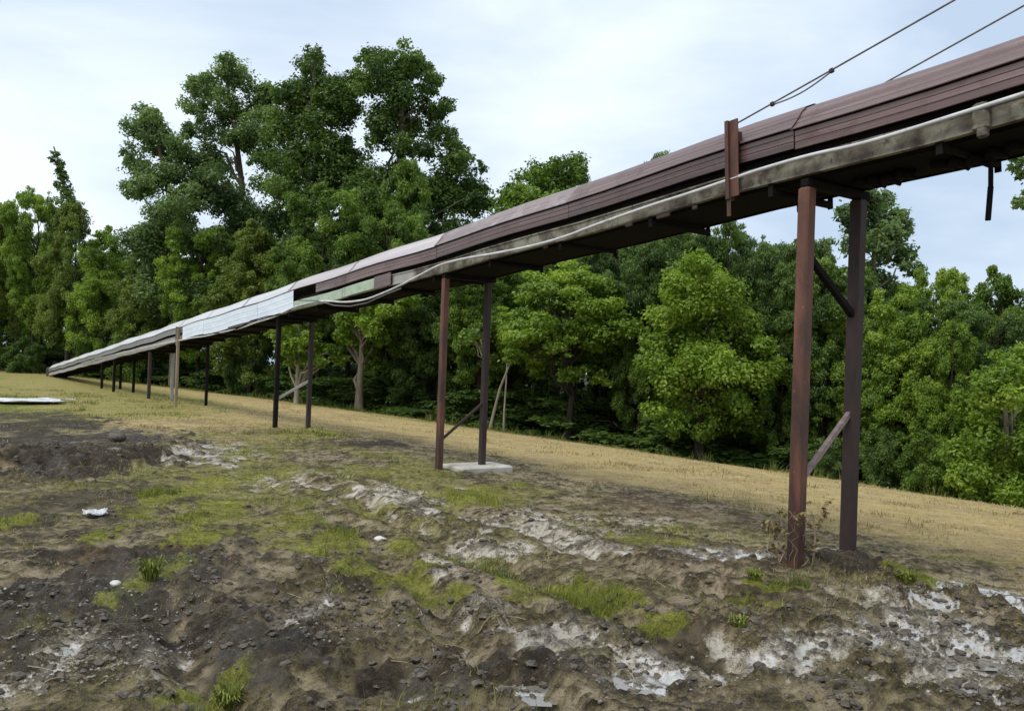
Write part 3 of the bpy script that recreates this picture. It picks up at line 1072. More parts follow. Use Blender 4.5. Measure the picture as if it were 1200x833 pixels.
def on_near_plane(px, py, off):
    d = ray(px, py)
    k_ = ((A0 - CP) @ NV + off) / (d @ NV)
    return CP + d * k_


P = np.array([on_near_plane(x, y, -.055) for x, y in cpts])
# Catmull-Rom resample
res = []
for i in range(len(P) - 1):
    p0, p1, p2, p3 = P[max(i - 1, 0)], P[i], P[i + 1], P[min(i + 2, len(P) - 1)]
    for s in np.linspace(0, 1, 5)[:-1]:
        res.append(.5 * ((2 * p1) + (-p0 + p2) * s + (2 * p0 - 5 * p1 + 4 * p2 - p3) * s * s + (-p0 + 3 * p1 - 3 * p2 + p3) * s ** 3))
res.append(P[-1])
m = MB()
m.tube(res, .017, 8)
m.build('service_pipe', MAT['pipe'], root, smooth=True)
# second, thinner line hanging in loops below the pale sheets
P2 = np.array([on_near_plane(x, y, -.08) for x, y in [(470, 338), (450, 346), (430, 355), (410, 359), (392, 358), (370, 352), (350, 352)]])
m = MB()
m.tube(P2, .010, 6)
m.build('loose_cable', MAT['cable'], root, smooth=True)
P2 = np.array([on_near_plane(x, y, -.08) for x, y in [(330, 368), (312, 371), (294, 376), (276, 386), (262, 391), (250, 390)]])
m = MB()
m.tube(P2, .012, 6)
m.build('loose_cable', MAT['black'], root, smooth=True)

# stay cables (top-level): near and far side
def cable(label, p, e, clips, double):
    c = thing('stay_cable', label, 'cable', p, 'stay cables above the conveyor')
    n = 24
    pts = [p + (e - p) * i / n - rise * 0.10 * 4 * (i / n) * (1 - i / n) * .5 for i in range(n + 1)]
    m_ = MB()
    m_.tube(pts, .0085, 6)
    m_.build('rope', MAT['cable'], c, smooth=True)
    f0, f1 = clips
    if double:
        qs = []
        for i in range(13):
            f = f0 + (f1 - f0) * i / 12
            j = f * n
            b_ = pts[int(j)] + (pts[int(j) + 1] - pts[int(j)]) * (j - int(j))
            qs.append(b_ - rise * (.035 * math.sin(math.pi * i / 12) + .012))
        m_ = MB()
        m_.tube(qs, .007, 6)
        m_.build('rope_tail', MAT['cable'], c, smooth=True)
    for f in (f0, f1):
        j = f * n
        b_ = pts[int(j)] + (pts[int(j) + 1] - pts[int(j)]) * (j - int(j))
        a_ = (e - p) / np.linalg.norm(e - p)
        m_ = MB()
        m_.box(b_ - rise * .006, a_ * .018, NV * .014, np.cross(a_, NV) * .018, .004)
        m_.build('rope_clip', MAT['dark_rust'], c)
    return c


fA = np.linalg.norm(pq - pA) / LM
cable('steel stay cable with two clips rising from the brown anchor plate', pA, eA, (fA * .30, fA * .66), True)
cable('plain single stay cable emerging from behind the conveyor hood at upper right', pB, eB, (.03, .045), False)

# strap hanging from the underside
c = on_near_plane(1161, 184, .45)
m = MB()
zt = cp(urel(c[0], c[1]), .45, -.03)[2]
m.bar((c[0], c[1], zt), (c[0] + .006, c[1], c[2] - .22), .034, .018, UH, .004)
m.bar((c[0] + .006, c[1], c[2] - .215), (c[0] - .002, c[1] + .01, c[2] - .47), .040, .018, UH, .004)
tag(m.build('hanging_strap', MAT['black'], origin=(c[0], c[1], zt)), 'dark strap hanging from the underside of the conveyor at upper right', 'strap')


# ------------------------------------------------------------------ supports
def support(px, label, near_mat, far_mat, wd=.13, braces=(), near_over=0.0, cap=True, near_w=None, zbase=None, near=True, far=True, lean=0.0):
    t = ground_t(px)
    bq = cp(t, W / 2, 0)
    zb = min(fz(bq[0], bq[1]), 5)
    th = thing('trestle_support', label, 'support', (bq[0], bq[1], zb), 'supports under the conveyor')
    legs = {}
    for nm, v, mt, on, w_ in (('near', .06, near_mat, near, near_w or wd), ('far', W - .12, far_mat, far, wd)):
        top = cp(t, v, -.09 if cap else -.005)
        if nm == 'near' and near_over:
            top = cp(t, -.06, near_over)
            v = -.06
        b_ = cp(t, v, 0) + UH * lean
        z0 = fz(b_[0], b_[1]) - .25
        if zbase is not None:
            z0 = zbase
        legs[nm] = ((b_[0], b_[1], z0 + .25), top)
        if not on:
            continue
        m_ = MB()
        a_, q_ = np.array((b_[0], b_[1], z0)), top
        if w_ > 1:      # wide-flange section
            m_.bar(a_, q_, w_, w_ * .10, NV, .002)
            sd_ = UH
            for sg in (-1, 1):
                m_.bar(a_ + NV * sg * w_ * .45, q_ + NV * sg * w_ * .45, w_, w_ * .1, UH, .003)
        else:
            m_.bar(a_, q_, w_, w_, NV, w_ * .12)
        m_.build('leg', mt, th)
    if cap:
        m_ = MB()
        m_.bar(cp(t, .02, -.05), cp(t, W, -.05), .075, .08, EV, .006)
        m_.build('cap_beam', MAT['black'], th)
    for (f0, f1, dia, mt) in braces:
        a_ = np.array(legs['near'][0]) + (np.array(legs['near'][1]) - np.array(legs['near'][0])) * f0
        b_ = np.array(legs['far'][0]) + (np.array(legs['far'][1]) - np.array(legs['far'][0])) * f1
        m_ = MB()
        m_.bar(a_, b_, dia, dia, UH, .004)
        m_.build('brace', mt, th)
    return th, t


support(932, 'tall rusty support nearest the camera, two diagonal braces between its legs', MAT['rust'], MAT['dark_rust'], .112,
        ((.215, .40, .045, MAT['half_faded']), (.83, .66, .055, MAT['black'])))
_, tS2 = support(514, 'rusty support standing on the pale concrete slab', MAT['rust'], MAT['dark_rust'], .09,
                 ((.15, .36, .035, MAT['dark_rust']),))
support(322, 'dark support with one pale diagonal brace, third along from the camera', MAT['black'], MAT['dark_rust'], .09,
        ((.26, .45, .05, MAT['galv']),))
support(211, 'support with a pale timber near leg beneath the end of the white side sheets', MAT['timber'], MAT['black'], .08, (), near_over=.36, cap=True)
support(174, 'short support with one thick pale grey leg left of the white side sheets', MAT['dark_rust'], MAT['galv'], .10, ())
support(133, 'short dark support near the low end, right one of a close pair', MAT['black'], MAT['black'], .10, ())
support(119, 'shortest dark support under the low end of the conveyor', MAT['black'], MAT['black'], .10, ())
# ------------------------------------------------------------------ slab, sheet, scraps, rocks
c = cp(tS2, .70, 0)
zs = fz(c[0], c[1]) + .02
m = MB()
m.box((c[0], c[1], zs - .04), NV * .44, UH * .30, np.array([0, 0, .075]), .02)
tag(m.build('concrete_slab', MAT['concrete'], origin=(c[0], c[1], zs)), 'pale concrete slab lying under the second conveyor support', 'slab')


def sheet(name, label, cat, px, py, lx, ly, hz, mat, seed, rot=0.0, lift=.03):
    c_ = G(px, py)
    r_ = np.random.default_rng(seed)
    n_, k_ = 22, 14
    m_ = MB()
    us, vs_ = np.linspace(-1, 1, n_), np.linspace(-1, 1, k_)
    U, V_ = np.meshgrid(us, vs_)
    cr_, sr_ = math.cos(rot), math.sin(rot)
    ex = 1 + .12 * np.sin(V_ * 5 + seed)
    ey = 1 + .12 * np.sin(U * 4 + seed * 2)
    X_ = c_[0] + U * lx * ex * cr_ - V_ * ly * ey * sr_
    Y_ = c_[1] + U * lx * ex * sr_ + V_ * ly * ey * cr_
    Z_ = gz(X_.ravel(), Y_.ravel()).reshape(X_.shape)
    Z_ = np.maximum(Z_, np.median(Z_)) + lift + hz * fbm(U * 1.3 + seed, V_ * 1.3, .5, 4, seed)
    vt = np.stack([X_, Y_, Z_], -1).reshape(-1, 3)
    fc = []
    for j in range(k_ - 1):
        for i in range(n_ - 1):
            fc.append((j * n_ + i, j * n_ + i + 1, (j + 1) * n_ + i + 1, (j + 1) * n_ + i))
    m_.add(vt, fc)
    o = m_.build(name, mat, origin=(c_[0], c_[1], fz(c_[0], c_[1])))
    md = o.modifiers.new('thickness', 'SOLIDIFY')
    md.thickness = .012
    return tag(o, label, cat)


sheet('plastic_sheet', 'large dirty white sheet lying flat on the grass at the far left', 'sheet', 20, 473, 1.25, .75, .10, MAT['plastic'], 3, .1, .05)
sheet('plastic_scrap', 'small crumpled white scrap on the mud below the soil bank', 'scrap', 111, 605, .10, .09, .06, MAT['plastic'], 7, .5, .02)


def rock(name, label, cat, px, py, r_, mat, seed, flat=.7, sink=.25):
    g_ = np.random.default_rng(seed)
    c_ = G(px, py)
    nl, nt = 14, 9
    m_ = MB()
    vs_ = []
    axs = g_.normal(size=(7, 3))
    axs /= np.linalg.norm(axs, axis=1)[:, None]
    cut = g_.uniform(.62, .95, 7)
    for j in range(nt):
        th_ = math.pi * (j + .5) / nt
        for i in range(nl):
            ph = 2 * math.pi * i / nl
            d_ = np.array([math.sin(th_) * math.cos(ph), math.sin(th_) * math.sin(ph), math.cos(th_)])
            rr = 1.0
            for a_, cc in zip(axs, cut):
                dt = d_ @ a_
                if dt > 1e-3:
                    rr = min(rr, cc / dt)
            vs_.append(d_ * rr * r_ * np.array([1.2, .9, flat]))
    fc = []
    for j in range(nt - 1):
        for i in range(nl):
            fc.append((j * nl + i, (j + 1) * nl + i, (j + 1) * nl + (i + 1) % nl, j * nl + (i + 1) % nl))
    fc.append(tuple(range(nl)))
    fc.append(tuple(range(nt * nl - 1, (nt - 1) * nl - 1, -1)))
    z_ = fz(c_[0], c_[1]) + r_ * flat * (1 - sink) * .8
    m_.add([v_ + np.array([c_[0], c_[1], z_]) for v_ in vs_], fc)
    return tag(m_.build(name, mat, origin=(c_[0], c_[1], z_)), label, cat)


rock('rock', 'small bright white stone on the dark mud at left', 'stone', 135, 688, .034, MAT['stone'], 5)
rock('rock', 'dark rounded lump of earth on top of the soil bank at left', 'clod', 137, 520, .13, MAT['clod'], 9, .8)
rock('rock', 'pale brown stone in the track below the concrete slab', 'stone', 446, 632, .05, MAT['stone'], 15, .6)

# ------------------------------------------------------------------ grass, clods, gravel


def scatter(n, xr, yr, dens, rng):
    """rejection sampling, denser near the camera"""
    out = []
    got = 0
    while got < n:
        k_ = 200000
        y_ = yr[0] * (yr[1] / yr[0]) ** rng.random(k_)
        half = np.minimum(y_ * .75 + 1.5, xr)
        x_ = (rng.random(k_) * 2 - 1) * half
        fl = ground_fields(x_, y_)
        keep = rng.random(k_) < dens(x_, y_, fl)
        out.append(np.stack([x_[keep], y_[keep]], 1))
        got += keep.sum()
        if len(out) > 60:
            break
    return np.concatenate(out)[:n]


def blades(name, pts, hgt, wid, mat, rng, lean=.5, far_scale=True):
    n = len(pts)
    z = gz(pts[:, 0], pts[:, 1])
    d = np.hypot(pts[:, 0], pts[:, 1])
    h = hgt[0] + (hgt[1] - hgt[0]) * rng.random(n) ** 2
    h = h * (.55 + 1.9 * sstep(.5, .8, fbm(pts[:, 0], pts[:, 1], .8, 4, 99)))
    w = wid * (.6 + .8 * rng.random(n)) * (np.clip(d / 9, .7, 2.2) if far_scale else 1)
    a = rng.random(n) * 2 * math.pi
    sx, sy = np.cos(a), np.sin(a)
    la = rng.random(n) * 2 * math.pi
    ll = lean * rng.random(n) * h
    lx, ly = np.cos(la) * ll, np.sin(la) * ll
    b = np.stack([pts[:, 0], pts[:, 1], z - .008], 1)
    S = np.stack([sx * w / 2, sy * w / 2, np.zeros(n)], 1)
    L1 = np.stack([lx * .35, ly * .35, h * .6], 1)
    L2 = np.stack([lx, ly, h], 1)
    v = np.stack([b - S, b + S, b + L1 + S * .7, b + L1 - S * .7, b + L2], 1).reshape(-1, 3)
    i = np.arange(n)[:, None] * 5
    q = np.concatenate([i + np.array([0, 1, 2]), i + np.array([0, 2, 3]), i + np.array([3, 2, 4])], 0)
    tint = np.repeat(np.clip(fbm(pts[:, 0], pts[:, 1], .5, 3, 91) * 1.1 - .05 + (rng.random(n) - .5) * .5, 0, 1), 5)
    return mesh_np(name, v, q, mat, False, {'tint': tint})


def blade_mat(name, stops):
    t = NT(name)
    col = t.ramp(t.attr('tint'), stops)
    p = t.principled(col, .6, 0, None, .25, link=False)
    tr = t.n('ShaderNodeBsdfTranslucent')
    t.l(col, tr.inputs[0])
    mx = t.n('ShaderNodeMixShader')
    mx.inputs[0].default_value = .25
    t.l(p, mx.inputs[1])
    t.l(tr.outputs[0], mx.inputs[2])
    t.l(mx.outputs[0], t.out.inputs[0])
    return t.m


r_ = np.random.default_rng(5)
patchy = lambda x, y, s: sstep(.42, .62, fbm(x, y, .35, 4, s))
pg = scatter(110000, 40, (3.4, 34), lambda x, y, f: (.03 * (1 - f['white']) + sstep(.25, .9, f['green']) * (1 - f['litter']) * (.08 + .92 * patchy(x, y, 61)) * (1 - .6 * f['dry'])) * (1 - f['litter']), r_)
gmat = blade_mat('green_grass_blade', [(0.0, (0.06, 0.08, 0.015)), (.5, (0.16, 0.19, 0.028)), (1.0, (0.28, 0.29, 0.06))])
tag(link('green_grass', blades('green_grass', pg, (.012, .06), .006, gmat, r_, 1.2)), kind='stuff')
pd = scatter(130000, 60, (5.5, 62), lambda x, y, f: np.maximum(f['dry'], .10) * (1 - f['litter']) * (.15 + .85 * patchy(x, y, 63)), r_)
dmat = blade_mat('dry_grass_blade', [(0.0, (0.18, 0.13, 0.065)), (.4, (0.38, 0.295, 0.155)), (.7, (0.50, 0.40, 0.22)), (1.0, (0.28, 0.26, 0.09))])
tag(link('dry_grass', blades('dry_grass', pd, (.008, .038), .007, dmat, r_, 1.3)), kind='stuff')
# rank grass along the edge of the wood
pe = scatter(16000, 60, (15, 70), lambda x, y, f: np.exp(-((f['pt'] + .3 * (fbm(x, y, 1.0, 3, 12) - .5) * 4) / .6) ** 2) * (.1 + patchy(x, y, 68)), r_)
tag(link('edge_grass', blades('edge_grass', pe, (.03, .22), .012, blade_mat('edge_grass_blade', [(0, (.05, .075, .015)), (.6, (.12, .15, .03)), (1, (.25, .22, .08))]), r_, .8)), kind='stuff')


def chunks(name, pts, rmin, rmax, mat, rng, flat=.65, power=3):
    n = len(pts)
    # icosahedron subdivided once
    ph = (1 + 5 ** .5) / 2
    iv = np.array([(-1, ph, 0), (1, ph, 0), (-1, -ph, 0), (1, -ph, 0), (0, -1, ph), (0, 1, ph), (0, -1, -ph), (0, 1, -ph), (ph, 0, -1), (ph, 0, 1), (-ph, 0, -1), (-ph, 0, 1)], float)
    iv /= np.linalg.norm(iv[0])
    fc = [(0, 11, 5), (0, 5, 1), (0, 1, 7), (0, 7, 10), (0, 10, 11), (1, 5, 9), (5, 11, 4), (11, 10, 2), (10, 7, 6), (7, 1, 8), (3, 9, 4), (3, 4, 2), (3, 2, 6), (3, 6, 8), (3, 8, 9), (4, 9, 5), (2, 4, 11), (6, 2, 10), (8, 6, 7), (9, 8, 1)]
    vs_ = list(iv)
    cache = {}

    def mid(a, b):
        k_ = (min(a, b), max(a, b))
        if k_ not in cache:
            mm = vs_[a] + vs_[b]
            vs_.append(mm / np.linalg.norm(mm))
            cache[k_] = len(vs_) - 1
        return cache[k_]
    f2 = []
    for a, b, c_ in fc:
        ab, bc, ca = mid(a, b), mid(b, c_), mid(c_, a)
        f2 += [(a, ab, ca), (b, bc, ab), (c_, ca, bc), (ab, bc, ca)]
    T = np.array(vs_)
    f2 = np.array(f2)
    kv = len(T)
    rad = rmin + (rmax - rmin) * rng.random(n) ** power
    disp = .68 + .5 * rng.random((n, kv))
    sc = rng.uniform(.7, 1.3, (n, 1, 3)) * np.array([1, 1, flat])
    v = T[None] * disp[:, :, None] * rad[:, None, None] * sc
    an = rng.random(n) * 6.283
    ca, sa = np.cos(an)[:, None], np.sin(an)[:, None]
    x = v[:, :, 0] * ca - v[:, :, 1] * sa
    y = v[:, :, 0] * sa + v[:, :, 1] * ca
    v = np.stack([x + pts[:, 0][:, None], y + pts[:, 1][:, None], v[:, :, 2] + (gz(pts[:, 0], pts[:, 1]) + rad * .12)[:, None]], -1).reshape(-1, 3)
    q = (np.arange(n)[:, None, None] * kv + f2[None]).reshape(-1, 3)
    return mesh_np(name, v, q, mat, False)


pc = scatter(6800, 12, (3.4, 16), lambda x, y, f: np.clip(f['rough'] - .2, 0, 1) * (.12 + patchy(x, y, 65)) * (1 - .5 * f['green']), r_)
tag(link('soil_clods', chunks('soil_clods', pc, .005, .034, MAT['clod'], r_, .6, 3)), kind='stuff')
pt_ = scatter(260, 12, (3.5, 15), lambda x, y, f: (1 - f['dry']) * .5, r_)
mb = MB()
for x_, y_ in pt_:
    a_ = r_.uniform(0, 6.28)
    L_ = r_.uniform(.04, .16)
    q0 = np.array([x_, y_, fz(x_, y_) + .008])
    q1 = np.array([x_ + L_ * math.cos(a_), y_ + L_ * math.sin(a_), 0])
    q1[2] = fz(q1[0], q1[1]) + .012
    mb.tube([q0, (q0 + q1) / 2 + np.array([0, 0, r_.uniform(.002, .015)]), q1], [.0035, .003, .002], 4)
tag(mb.build('twigs', MAT['timber']), kind='stuff')
gl = [(70, 770, 130, 55, 1), (120, 700, 130, 40, .5), (560, 610, 150, 22, .35), (700, 650, 120, 22, .35), (1050, 750, 200, 60, .45), (760, 790, 140, 40, .4), (400, 720, 90, 50, .25)]
pgv = scatter(3000, 12, (3.4, 14), lambda x, y, f: emask(x, y, gl, .3), r_)
tag(link('gravel', chunks('gravel', pgv, .003, .013, MAT['gravel'], r_, .7, 3)), kind='stuff')

# ------------------------------------------------------------------ plants


def leaf_cloud(centres, radii, rng, L=.22, Wd=.13, lai=1.0, flat=.7, up=.55, lobe_tint=None, droop=.0, sub=5):
    """many small leaf blades spread through a set of clumps"""
    vs_, tn = [], []
    if sub:
        c2, r2, t2_ = [], [], []
        for ci, (c_, r0) in enumerate(zip(centres, radii)):
            lt = .5 if lobe_tint is None else lobe_tint[ci]
            c2.append(np.asarray(c_)); r2.append(r0 * .72); t2_.append(lt)
            for k_ in range(sub):
                d = rng.normal(size=3)
                d /= np.linalg.norm(d)
                c2.append(c_ + d * np.array([1, 1, .85]) * r0 * rng.uniform(.55, 1.0))
                r2.append(r0 * rng.uniform(.2, .6)); t2_.append(np.clip(lt + rng.normal() * .1, .05, .95))
        centres, radii, lobe_tint = c2, r2, t2_
    for ci, (c_, r0) in enumerate(zip(centres, radii)):
        n = max(12, int(4 * math.pi * r0 * r0 * lai / (L * Wd * .55)))
        d = rng.normal(size=(n, 3))
        d /= np.linalg.norm(d, axis=1)[:, None]
        # clumps are uneven: push the shell in and out with a few random bumps
        bd = rng.normal(size=(5, 3))
        bd /= np.linalg.norm(bd, axis=1)[:, None]
        bump = np.maximum(d @ bd.T, 0) ** 3 @ rng.uniform(-.25, .45, 5)
        rr = r0 * (.30 + .70 * rng.random(n) ** .6 + .28 * np.minimum(np.abs(rng.normal(size=n)), 1.5) * (rng.random(n) < .4) * np.minimum(1.0, 1.25)) * (1 + bump)
        p = c_ + d * rr[:, None] * np.array([1, 1, flat])
        nr = d * .55 + np.array([0, 0, up]) + rng.normal(size=(n, 3)) * .42
        nr /= np.linalg.norm(nr, axis=1)[:, None]
        t1 = rng.normal(size=(n, 3)) + d * .6 - np.array([0, 0, droop])
        t1 -= nr * np.sum(t1 * nr, 1)[:, None]
        t1 /= np.linalg.norm(t1, axis=1)[:, None]
        t2 = np.cross(nr, t1)
        s = rng.uniform(.6, 1.25, n)[:, None]
        a = p - t1 * L * .5 * s
        b = p + t2 * Wd * .5 * s - nr * L * .08 * s
        e = p + t1 * L * .5 * s - nr * L * .12 * s
        f = p - t2 * Wd * .5 * s - nr * L * .08 * s
        vs_.append(np.stack([a, b, e, f], 1).reshape(-1, 3))
        lt = .5 if lobe_tint is None else lobe_tint[ci]
        tn.append(np.repeat(np.clip(lt + rng.normal(size=n) * .16, 0, 1), 4))
    v = np.concatenate(vs_)
    q = np.arange(len(v)).reshape(-1, 4)
    return v, q, np.concatenate(tn)


def wood_mesh(name, paths, mat, sides=7):
    vs_, fs, n = [], [], 0
    for pts, rad in paths:
        v, f = tube_np(pts, rad, sides)
        vs_.append(v)
        fs.append(f + n)
        n += len(v)
    return mesh_np(name, np.concatenate(vs_), np.concatenate(fs), mat, True)


def limb(p, q, r0, r1, rng, n=6, sway=.08):
    p, q = np.asarray(p, float), np.asarray(q, float)
    L = np.linalg.norm(q - p)
    s = np.linspace(0, 1, n)
    pts = p + (q - p) * s[:, None]
    pts[:, 2] += L * .12 * np.sin(s * math.pi)
    pts[1:-1] += rng.normal(size=(n - 2, 3)) * L * sway * .5
    return pts, r0 + (r1 - r0) * s


def generic(seed, H, R, cb, nl, lr, trunk_r, shape='dome', L=.22, lai=1.0, flat=.7, mat='bark', layered=False):
    """returns (trunk mesh, crown mesh) for a tree of height H"""
    rng = np.random.default_rng(seed)
    cs, rs = [], []
    k_ = 0
    while len(cs) < nl and k_ < 4000:
        k_ += 1
        tau = rng.random() ** .85
        if shape == 'dome':
            pr_ = (1 - (abs(tau - .42) / .62) ** 2.2)
        elif shape == 'cone':
            pr_ = 1.08 - tau * .95
        elif shape == 'wide':
            pr_ = (1 - (abs(tau - .6) / .66) ** 2.6)
        else:
            pr_ = 1.0 - .35 * abs(tau - .5)
        pr_ = max(pr_, .08)
        a = rng.random() * 6.283
        rad = R * pr_ * math.sqrt(rng.uniform(.12, 1))
        r0 = lr * rng.uniform(.6, 1.25) * (.55 + .45 * min(1, pr_))
        c_ = np.array([math.cos(a) * rad, math.sin(a) * rad, H * (cb + (1 - cb) * tau) - r0 * .4])
        if c_[2] < r0 * .25:
            c_[2] = r0 * .25
        if all(np.linalg.norm((c_ - o) * np.array([1, 1, 1.2])) > (r0 + q) * .34 for o, q in zip(cs, rs)):
            cs.append(c_)
            rs.append(r0)
    tint = np.clip(rng.normal(.5, .22, len(cs)), .05, .98)
    v, q, tn = leaf_cloud(cs, rs, rng, L, L * .6, lai, flat * (.7 if layered else 1), .55, tint, .2)
    top = np.array([rng.normal() * R * .08, rng.normal() * R * .08, H * .9])
    tp, tr = limb((0, 0, -.3), top, trunk_r, trunk_r * .22, rng, 9, .02)
    tr[0] *= 1.35
    paths = [(tp, tr)]
    order = np.argsort([c_[2] for c_ in cs])
    for i in order[::max(1, len(cs) // 18)]:
        c_ = cs[i]
        f = np.clip((c_[2] - np.hypot(c_[0], c_[1]) * .55) / H, .12, .85)
        j = int(f * 8)
        st = tp[j] + (tp[min(j + 1, 8)] - tp[j]) * (f * 8 - j)
        paths.append(limb(st, c_, trunk_r * (.42 * (1 - f) + .12), .012, rng, 6))
    tm = wood_mesh('trunk', paths, MAT[mat])
    cm = mesh_np('crown', v, q, LEAF['mid'], False, {'tint': tn})
    return tm, cm


def plant(name, label, cat, meshes, base, leafmat, sc=(1, 1, 1), rot=0.0, group=None):
    o = thing(name, label, cat, base, group)
    o.rotation_euler = (0, 0, rot)
    o.scale = sc
    for nm, me in zip(('trunk', 'crown'), meshes):
        c_ = link(nm, me, o)
        if nm == 'crown':
            c_.material_slots[0].link = 'OBJECT'
            c_.material_slots[0].material = LEAF[leafmat]
    return o


# variants (height 10 m unless noted); copies share these meshes
VAR = {
    'dome1': generic(101, 10, 3.4, .16, 92, .82, .19, 'dome', L=.16, lai=.9, flat=.62, mat='dark_bark'),
    'dome2': generic(102, 10, 3.0, .10, 90, .78, .17, 'dome', L=.16, lai=.9, flat=.62, mat='dark_bark'),
    'wide1': generic(103, 10, 3.8, .28, 84, .86, .2, 'wide', layered=True, L=.16, lai=.9, mat='dark_bark'),
    'wide2': generic(104, 10, 3.4, .20, 90, .76, .18, 'wide', layered=True, L=.16, lai=.9, mat='dark_bark'),
    'col1': generic(105, 10, 2.3, .06, 84, .7, .15, 'column', L=.16, lai=.9, flat=.65, mat='dark_bark'),
    'high1': generic(106, 10, 3.0, .42, 64, .86, .2, 'dome', L=.16, lai=.9, flat=.62, mat='dark_bark'),
    'bush1': generic(107, 3, 1.7, .04, 44, .52, .05, 'dome', L=.13, lai=1.0),
    'bush2': generic(108, 3, 1.9, .02, 46, .5, .05, 'wide', L=.13, lai=1.0),
}
VH = {k_: (3.0 if k_.startswith('bush') else 10.0) for k_ in VAR}
VR = {'dome1': 3.4, 'dome2': 3.0, 'wide1': 3.8, 'wide2': 3.4, 'col1': 2.3, 'high1': 3.0, 'bush1': 1.7, 'bush2': 1.9}


def base_at(px, depth):
    q = at(px, 430, depth)
    return np.array([q[0], q[1], fz(q[0], q[1]) - .05])


def place(var, px, top_py, depth, half_px, leafmat, name, label, cat='tree', group=None, rot=None):
    b = base_at(px, depth)
    topz = at(px, top_py, depth)[2]
    H = max(.6, topz - b[2])
    sz = H / (VH[var] * 1.02)
    sx = half_px * depth / 1000.0 / (VR[var] * 1.12)
    return plant(name, label, cat, VAR[var], b, leafmat, (sx, sx, sz), RNG.random() * 6.283 if rot is None else rot, group)


def hero(name, label, px, depth, lobes, leafmat, trunk_r, seed, fill=0, fill_box=None, L=.24, lai=1.0, mat='bark', spread=1.0, trunk_px=None, cat='tree', crown_flat=.8, nlimb=16, twin=.7, grow=1.12, bridge=0):
    """a tree whose clumps sit where the photograph shows them, at the tree's own distance and with depth"""
    rng = np.random.default_rng(seed)
    b = base_at(px, depth)
    cs, rs = [], []
    for (lx, ly, lr) in lobes:
        r0 = lr * depth / 1000.0 * grow
        c_ = at(lx, ly, depth + rng.uniform(-1, 1) * spread * 1.2)
        cs.append(c_)
        rs.append(r0)
        if rng.random() < twin:
            # companion clump behind or in front, so the crown has depth
            c2 = at(lx + rng.uniform(-.5, .5) * lr, ly + rng.uniform(-.1, .7) * lr, depth + rng.uniform(-2.2, 2.6) * spread)
            cs.append(c2)
            rs.append(r0 * .85)
    for _ in range(bridge):
        i_ = int(rng.integers(0, len(lobes)))
        a_ = lobes[i_]
        near_ = sorted(range(len(lobes)), key=lambda k_: (lobes[k_][0] - a_[0]) ** 2 + (lobes[k_][1] - a_[1]) ** 2)[1:6]
        b_ = lobes[near_[int(rng.integers(0, len(near_)))]]
        f_ = rng.uniform(.3, .7)
        cs.append(at(a_[0] + (b_[0] - a_[0]) * f_ + rng.normal() * 3, a_[1] + (b_[1] - a_[1]) * f_ + rng.normal() * 3, depth + rng.uniform(-1.5, 1.5) * spread))
        rs.append((a_[2] + b_[2]) / 2 * rng.uniform(.6, .95) * depth / 1000)
    if fill:
        x0, y0, x1, y1 = fill_box
        for _ in range(fill):
            lx, ly = rng.uniform(x0, x1), rng.uniform(y0, y1)
            cs.append(at(lx, ly, depth + rng.uniform(-2.0, 2.0) * spread))
            rs.append(rng.uniform(.5, 1.0) * .026 * depth)
    cs = [c_ - b for c_ in cs]
    tint = np.clip(rng.normal(.5, .19, len(cs)), .08, .95)
    v, q, tn = leaf_cloud(cs, rs, rng, L, L * .6, lai, crown_flat, .55, tint, .2)
    cm = mesh_np('crown', v, q, LEAF[leafmat], False, {'tint': tn})
    ctr = np.mean(cs, axis=0)
    zt = max(c_[2] for c_ in cs)
    top = np.array([ctr[0] * .7, ctr[1] * .7, zt * .93])
    tp, tr = limb((0, 0, -.3), top, trunk_r, trunk_r * .2, rng, 9, .02)
    if trunk_px is not None:
        tp = np.array([at(x, y, depth) for x, y in trunk_px]) - b
        tp[0][2] = -.3
        tr = np.linspace(trunk_r, trunk_r * .35, len(tp))
    tr = np.array(tr)
    tr[0] *= 1.3
    paths = [(tp, tr)]
    order = rng.permutation(len(cs))[:nlimb]
    for i in order:
        c_ = cs[i]
        n_ = len(tp) - 1
        # leave the trunk well below the clump
        want = c_[2] - np.hypot(c_[0] - ctr[0], c_[1] - ctr[1]) * .7 - .6
        j = int(np.argmin(np.abs(tp[:, 2] - max(want, zt * .25))))
        paths.append(limb(tp[j], c_, tr[j] * .5 + .01, .015, rng, 7))
    tm = wood_mesh('trunk', paths, MAT[mat])
    return plant(name, label, cat, (tm, cm), b, leafmat)


# tall trees on the skyline
hero('tall_tree', 'tall tree with a rounded separate crown, leftmost of the high skyline trees', 195, 50,
     [(168, 148, 20), (158, 182, 18), (190, 162, 19), (178, 212, 22), (207, 192, 20), (150, 222, 11), (226, 228, 24), (196, 252, 26), (242, 205, 18), (170, 132, 12), (214, 170, 14), (250, 235, 20)],
     'grey', .28, 201, bridge=7, grow=1.15, lai=.8, L=.2, fill=26, fill_box=(165, 265, 265, 360), trunk_px=[(205, 440), (206, 380), (204, 300), (198, 230), (186, 170)])
hero('tall_tree', 'tall grey green tree with a high open top and sky showing through below it', 268, 52,
     [(262, 82, 17), (243, 102, 20), (285, 92, 18), (232, 124, 14), (300, 116, 18), (266, 126, 22), (292, 152, 20), (240, 150, 14), (255, 190, 20), (228, 95, 10), (268, 68, 9), (310, 135, 16), (262, 160, 12), (275, 240, 24), (300, 260, 24), (316, 152, 17), (312, 182, 20), (316, 108, 12), (225, 150, 12), (222, 185, 15), (238, 185, 18)],
     'grey', .30, 202, bridge=7, grow=1.15, lai=.8, L=.2, fill=26, fill_box=(235, 270, 320, 360), trunk_px=[(270, 440), (272, 380), (276, 300), (284, 220), (275, 150), (266, 100)])
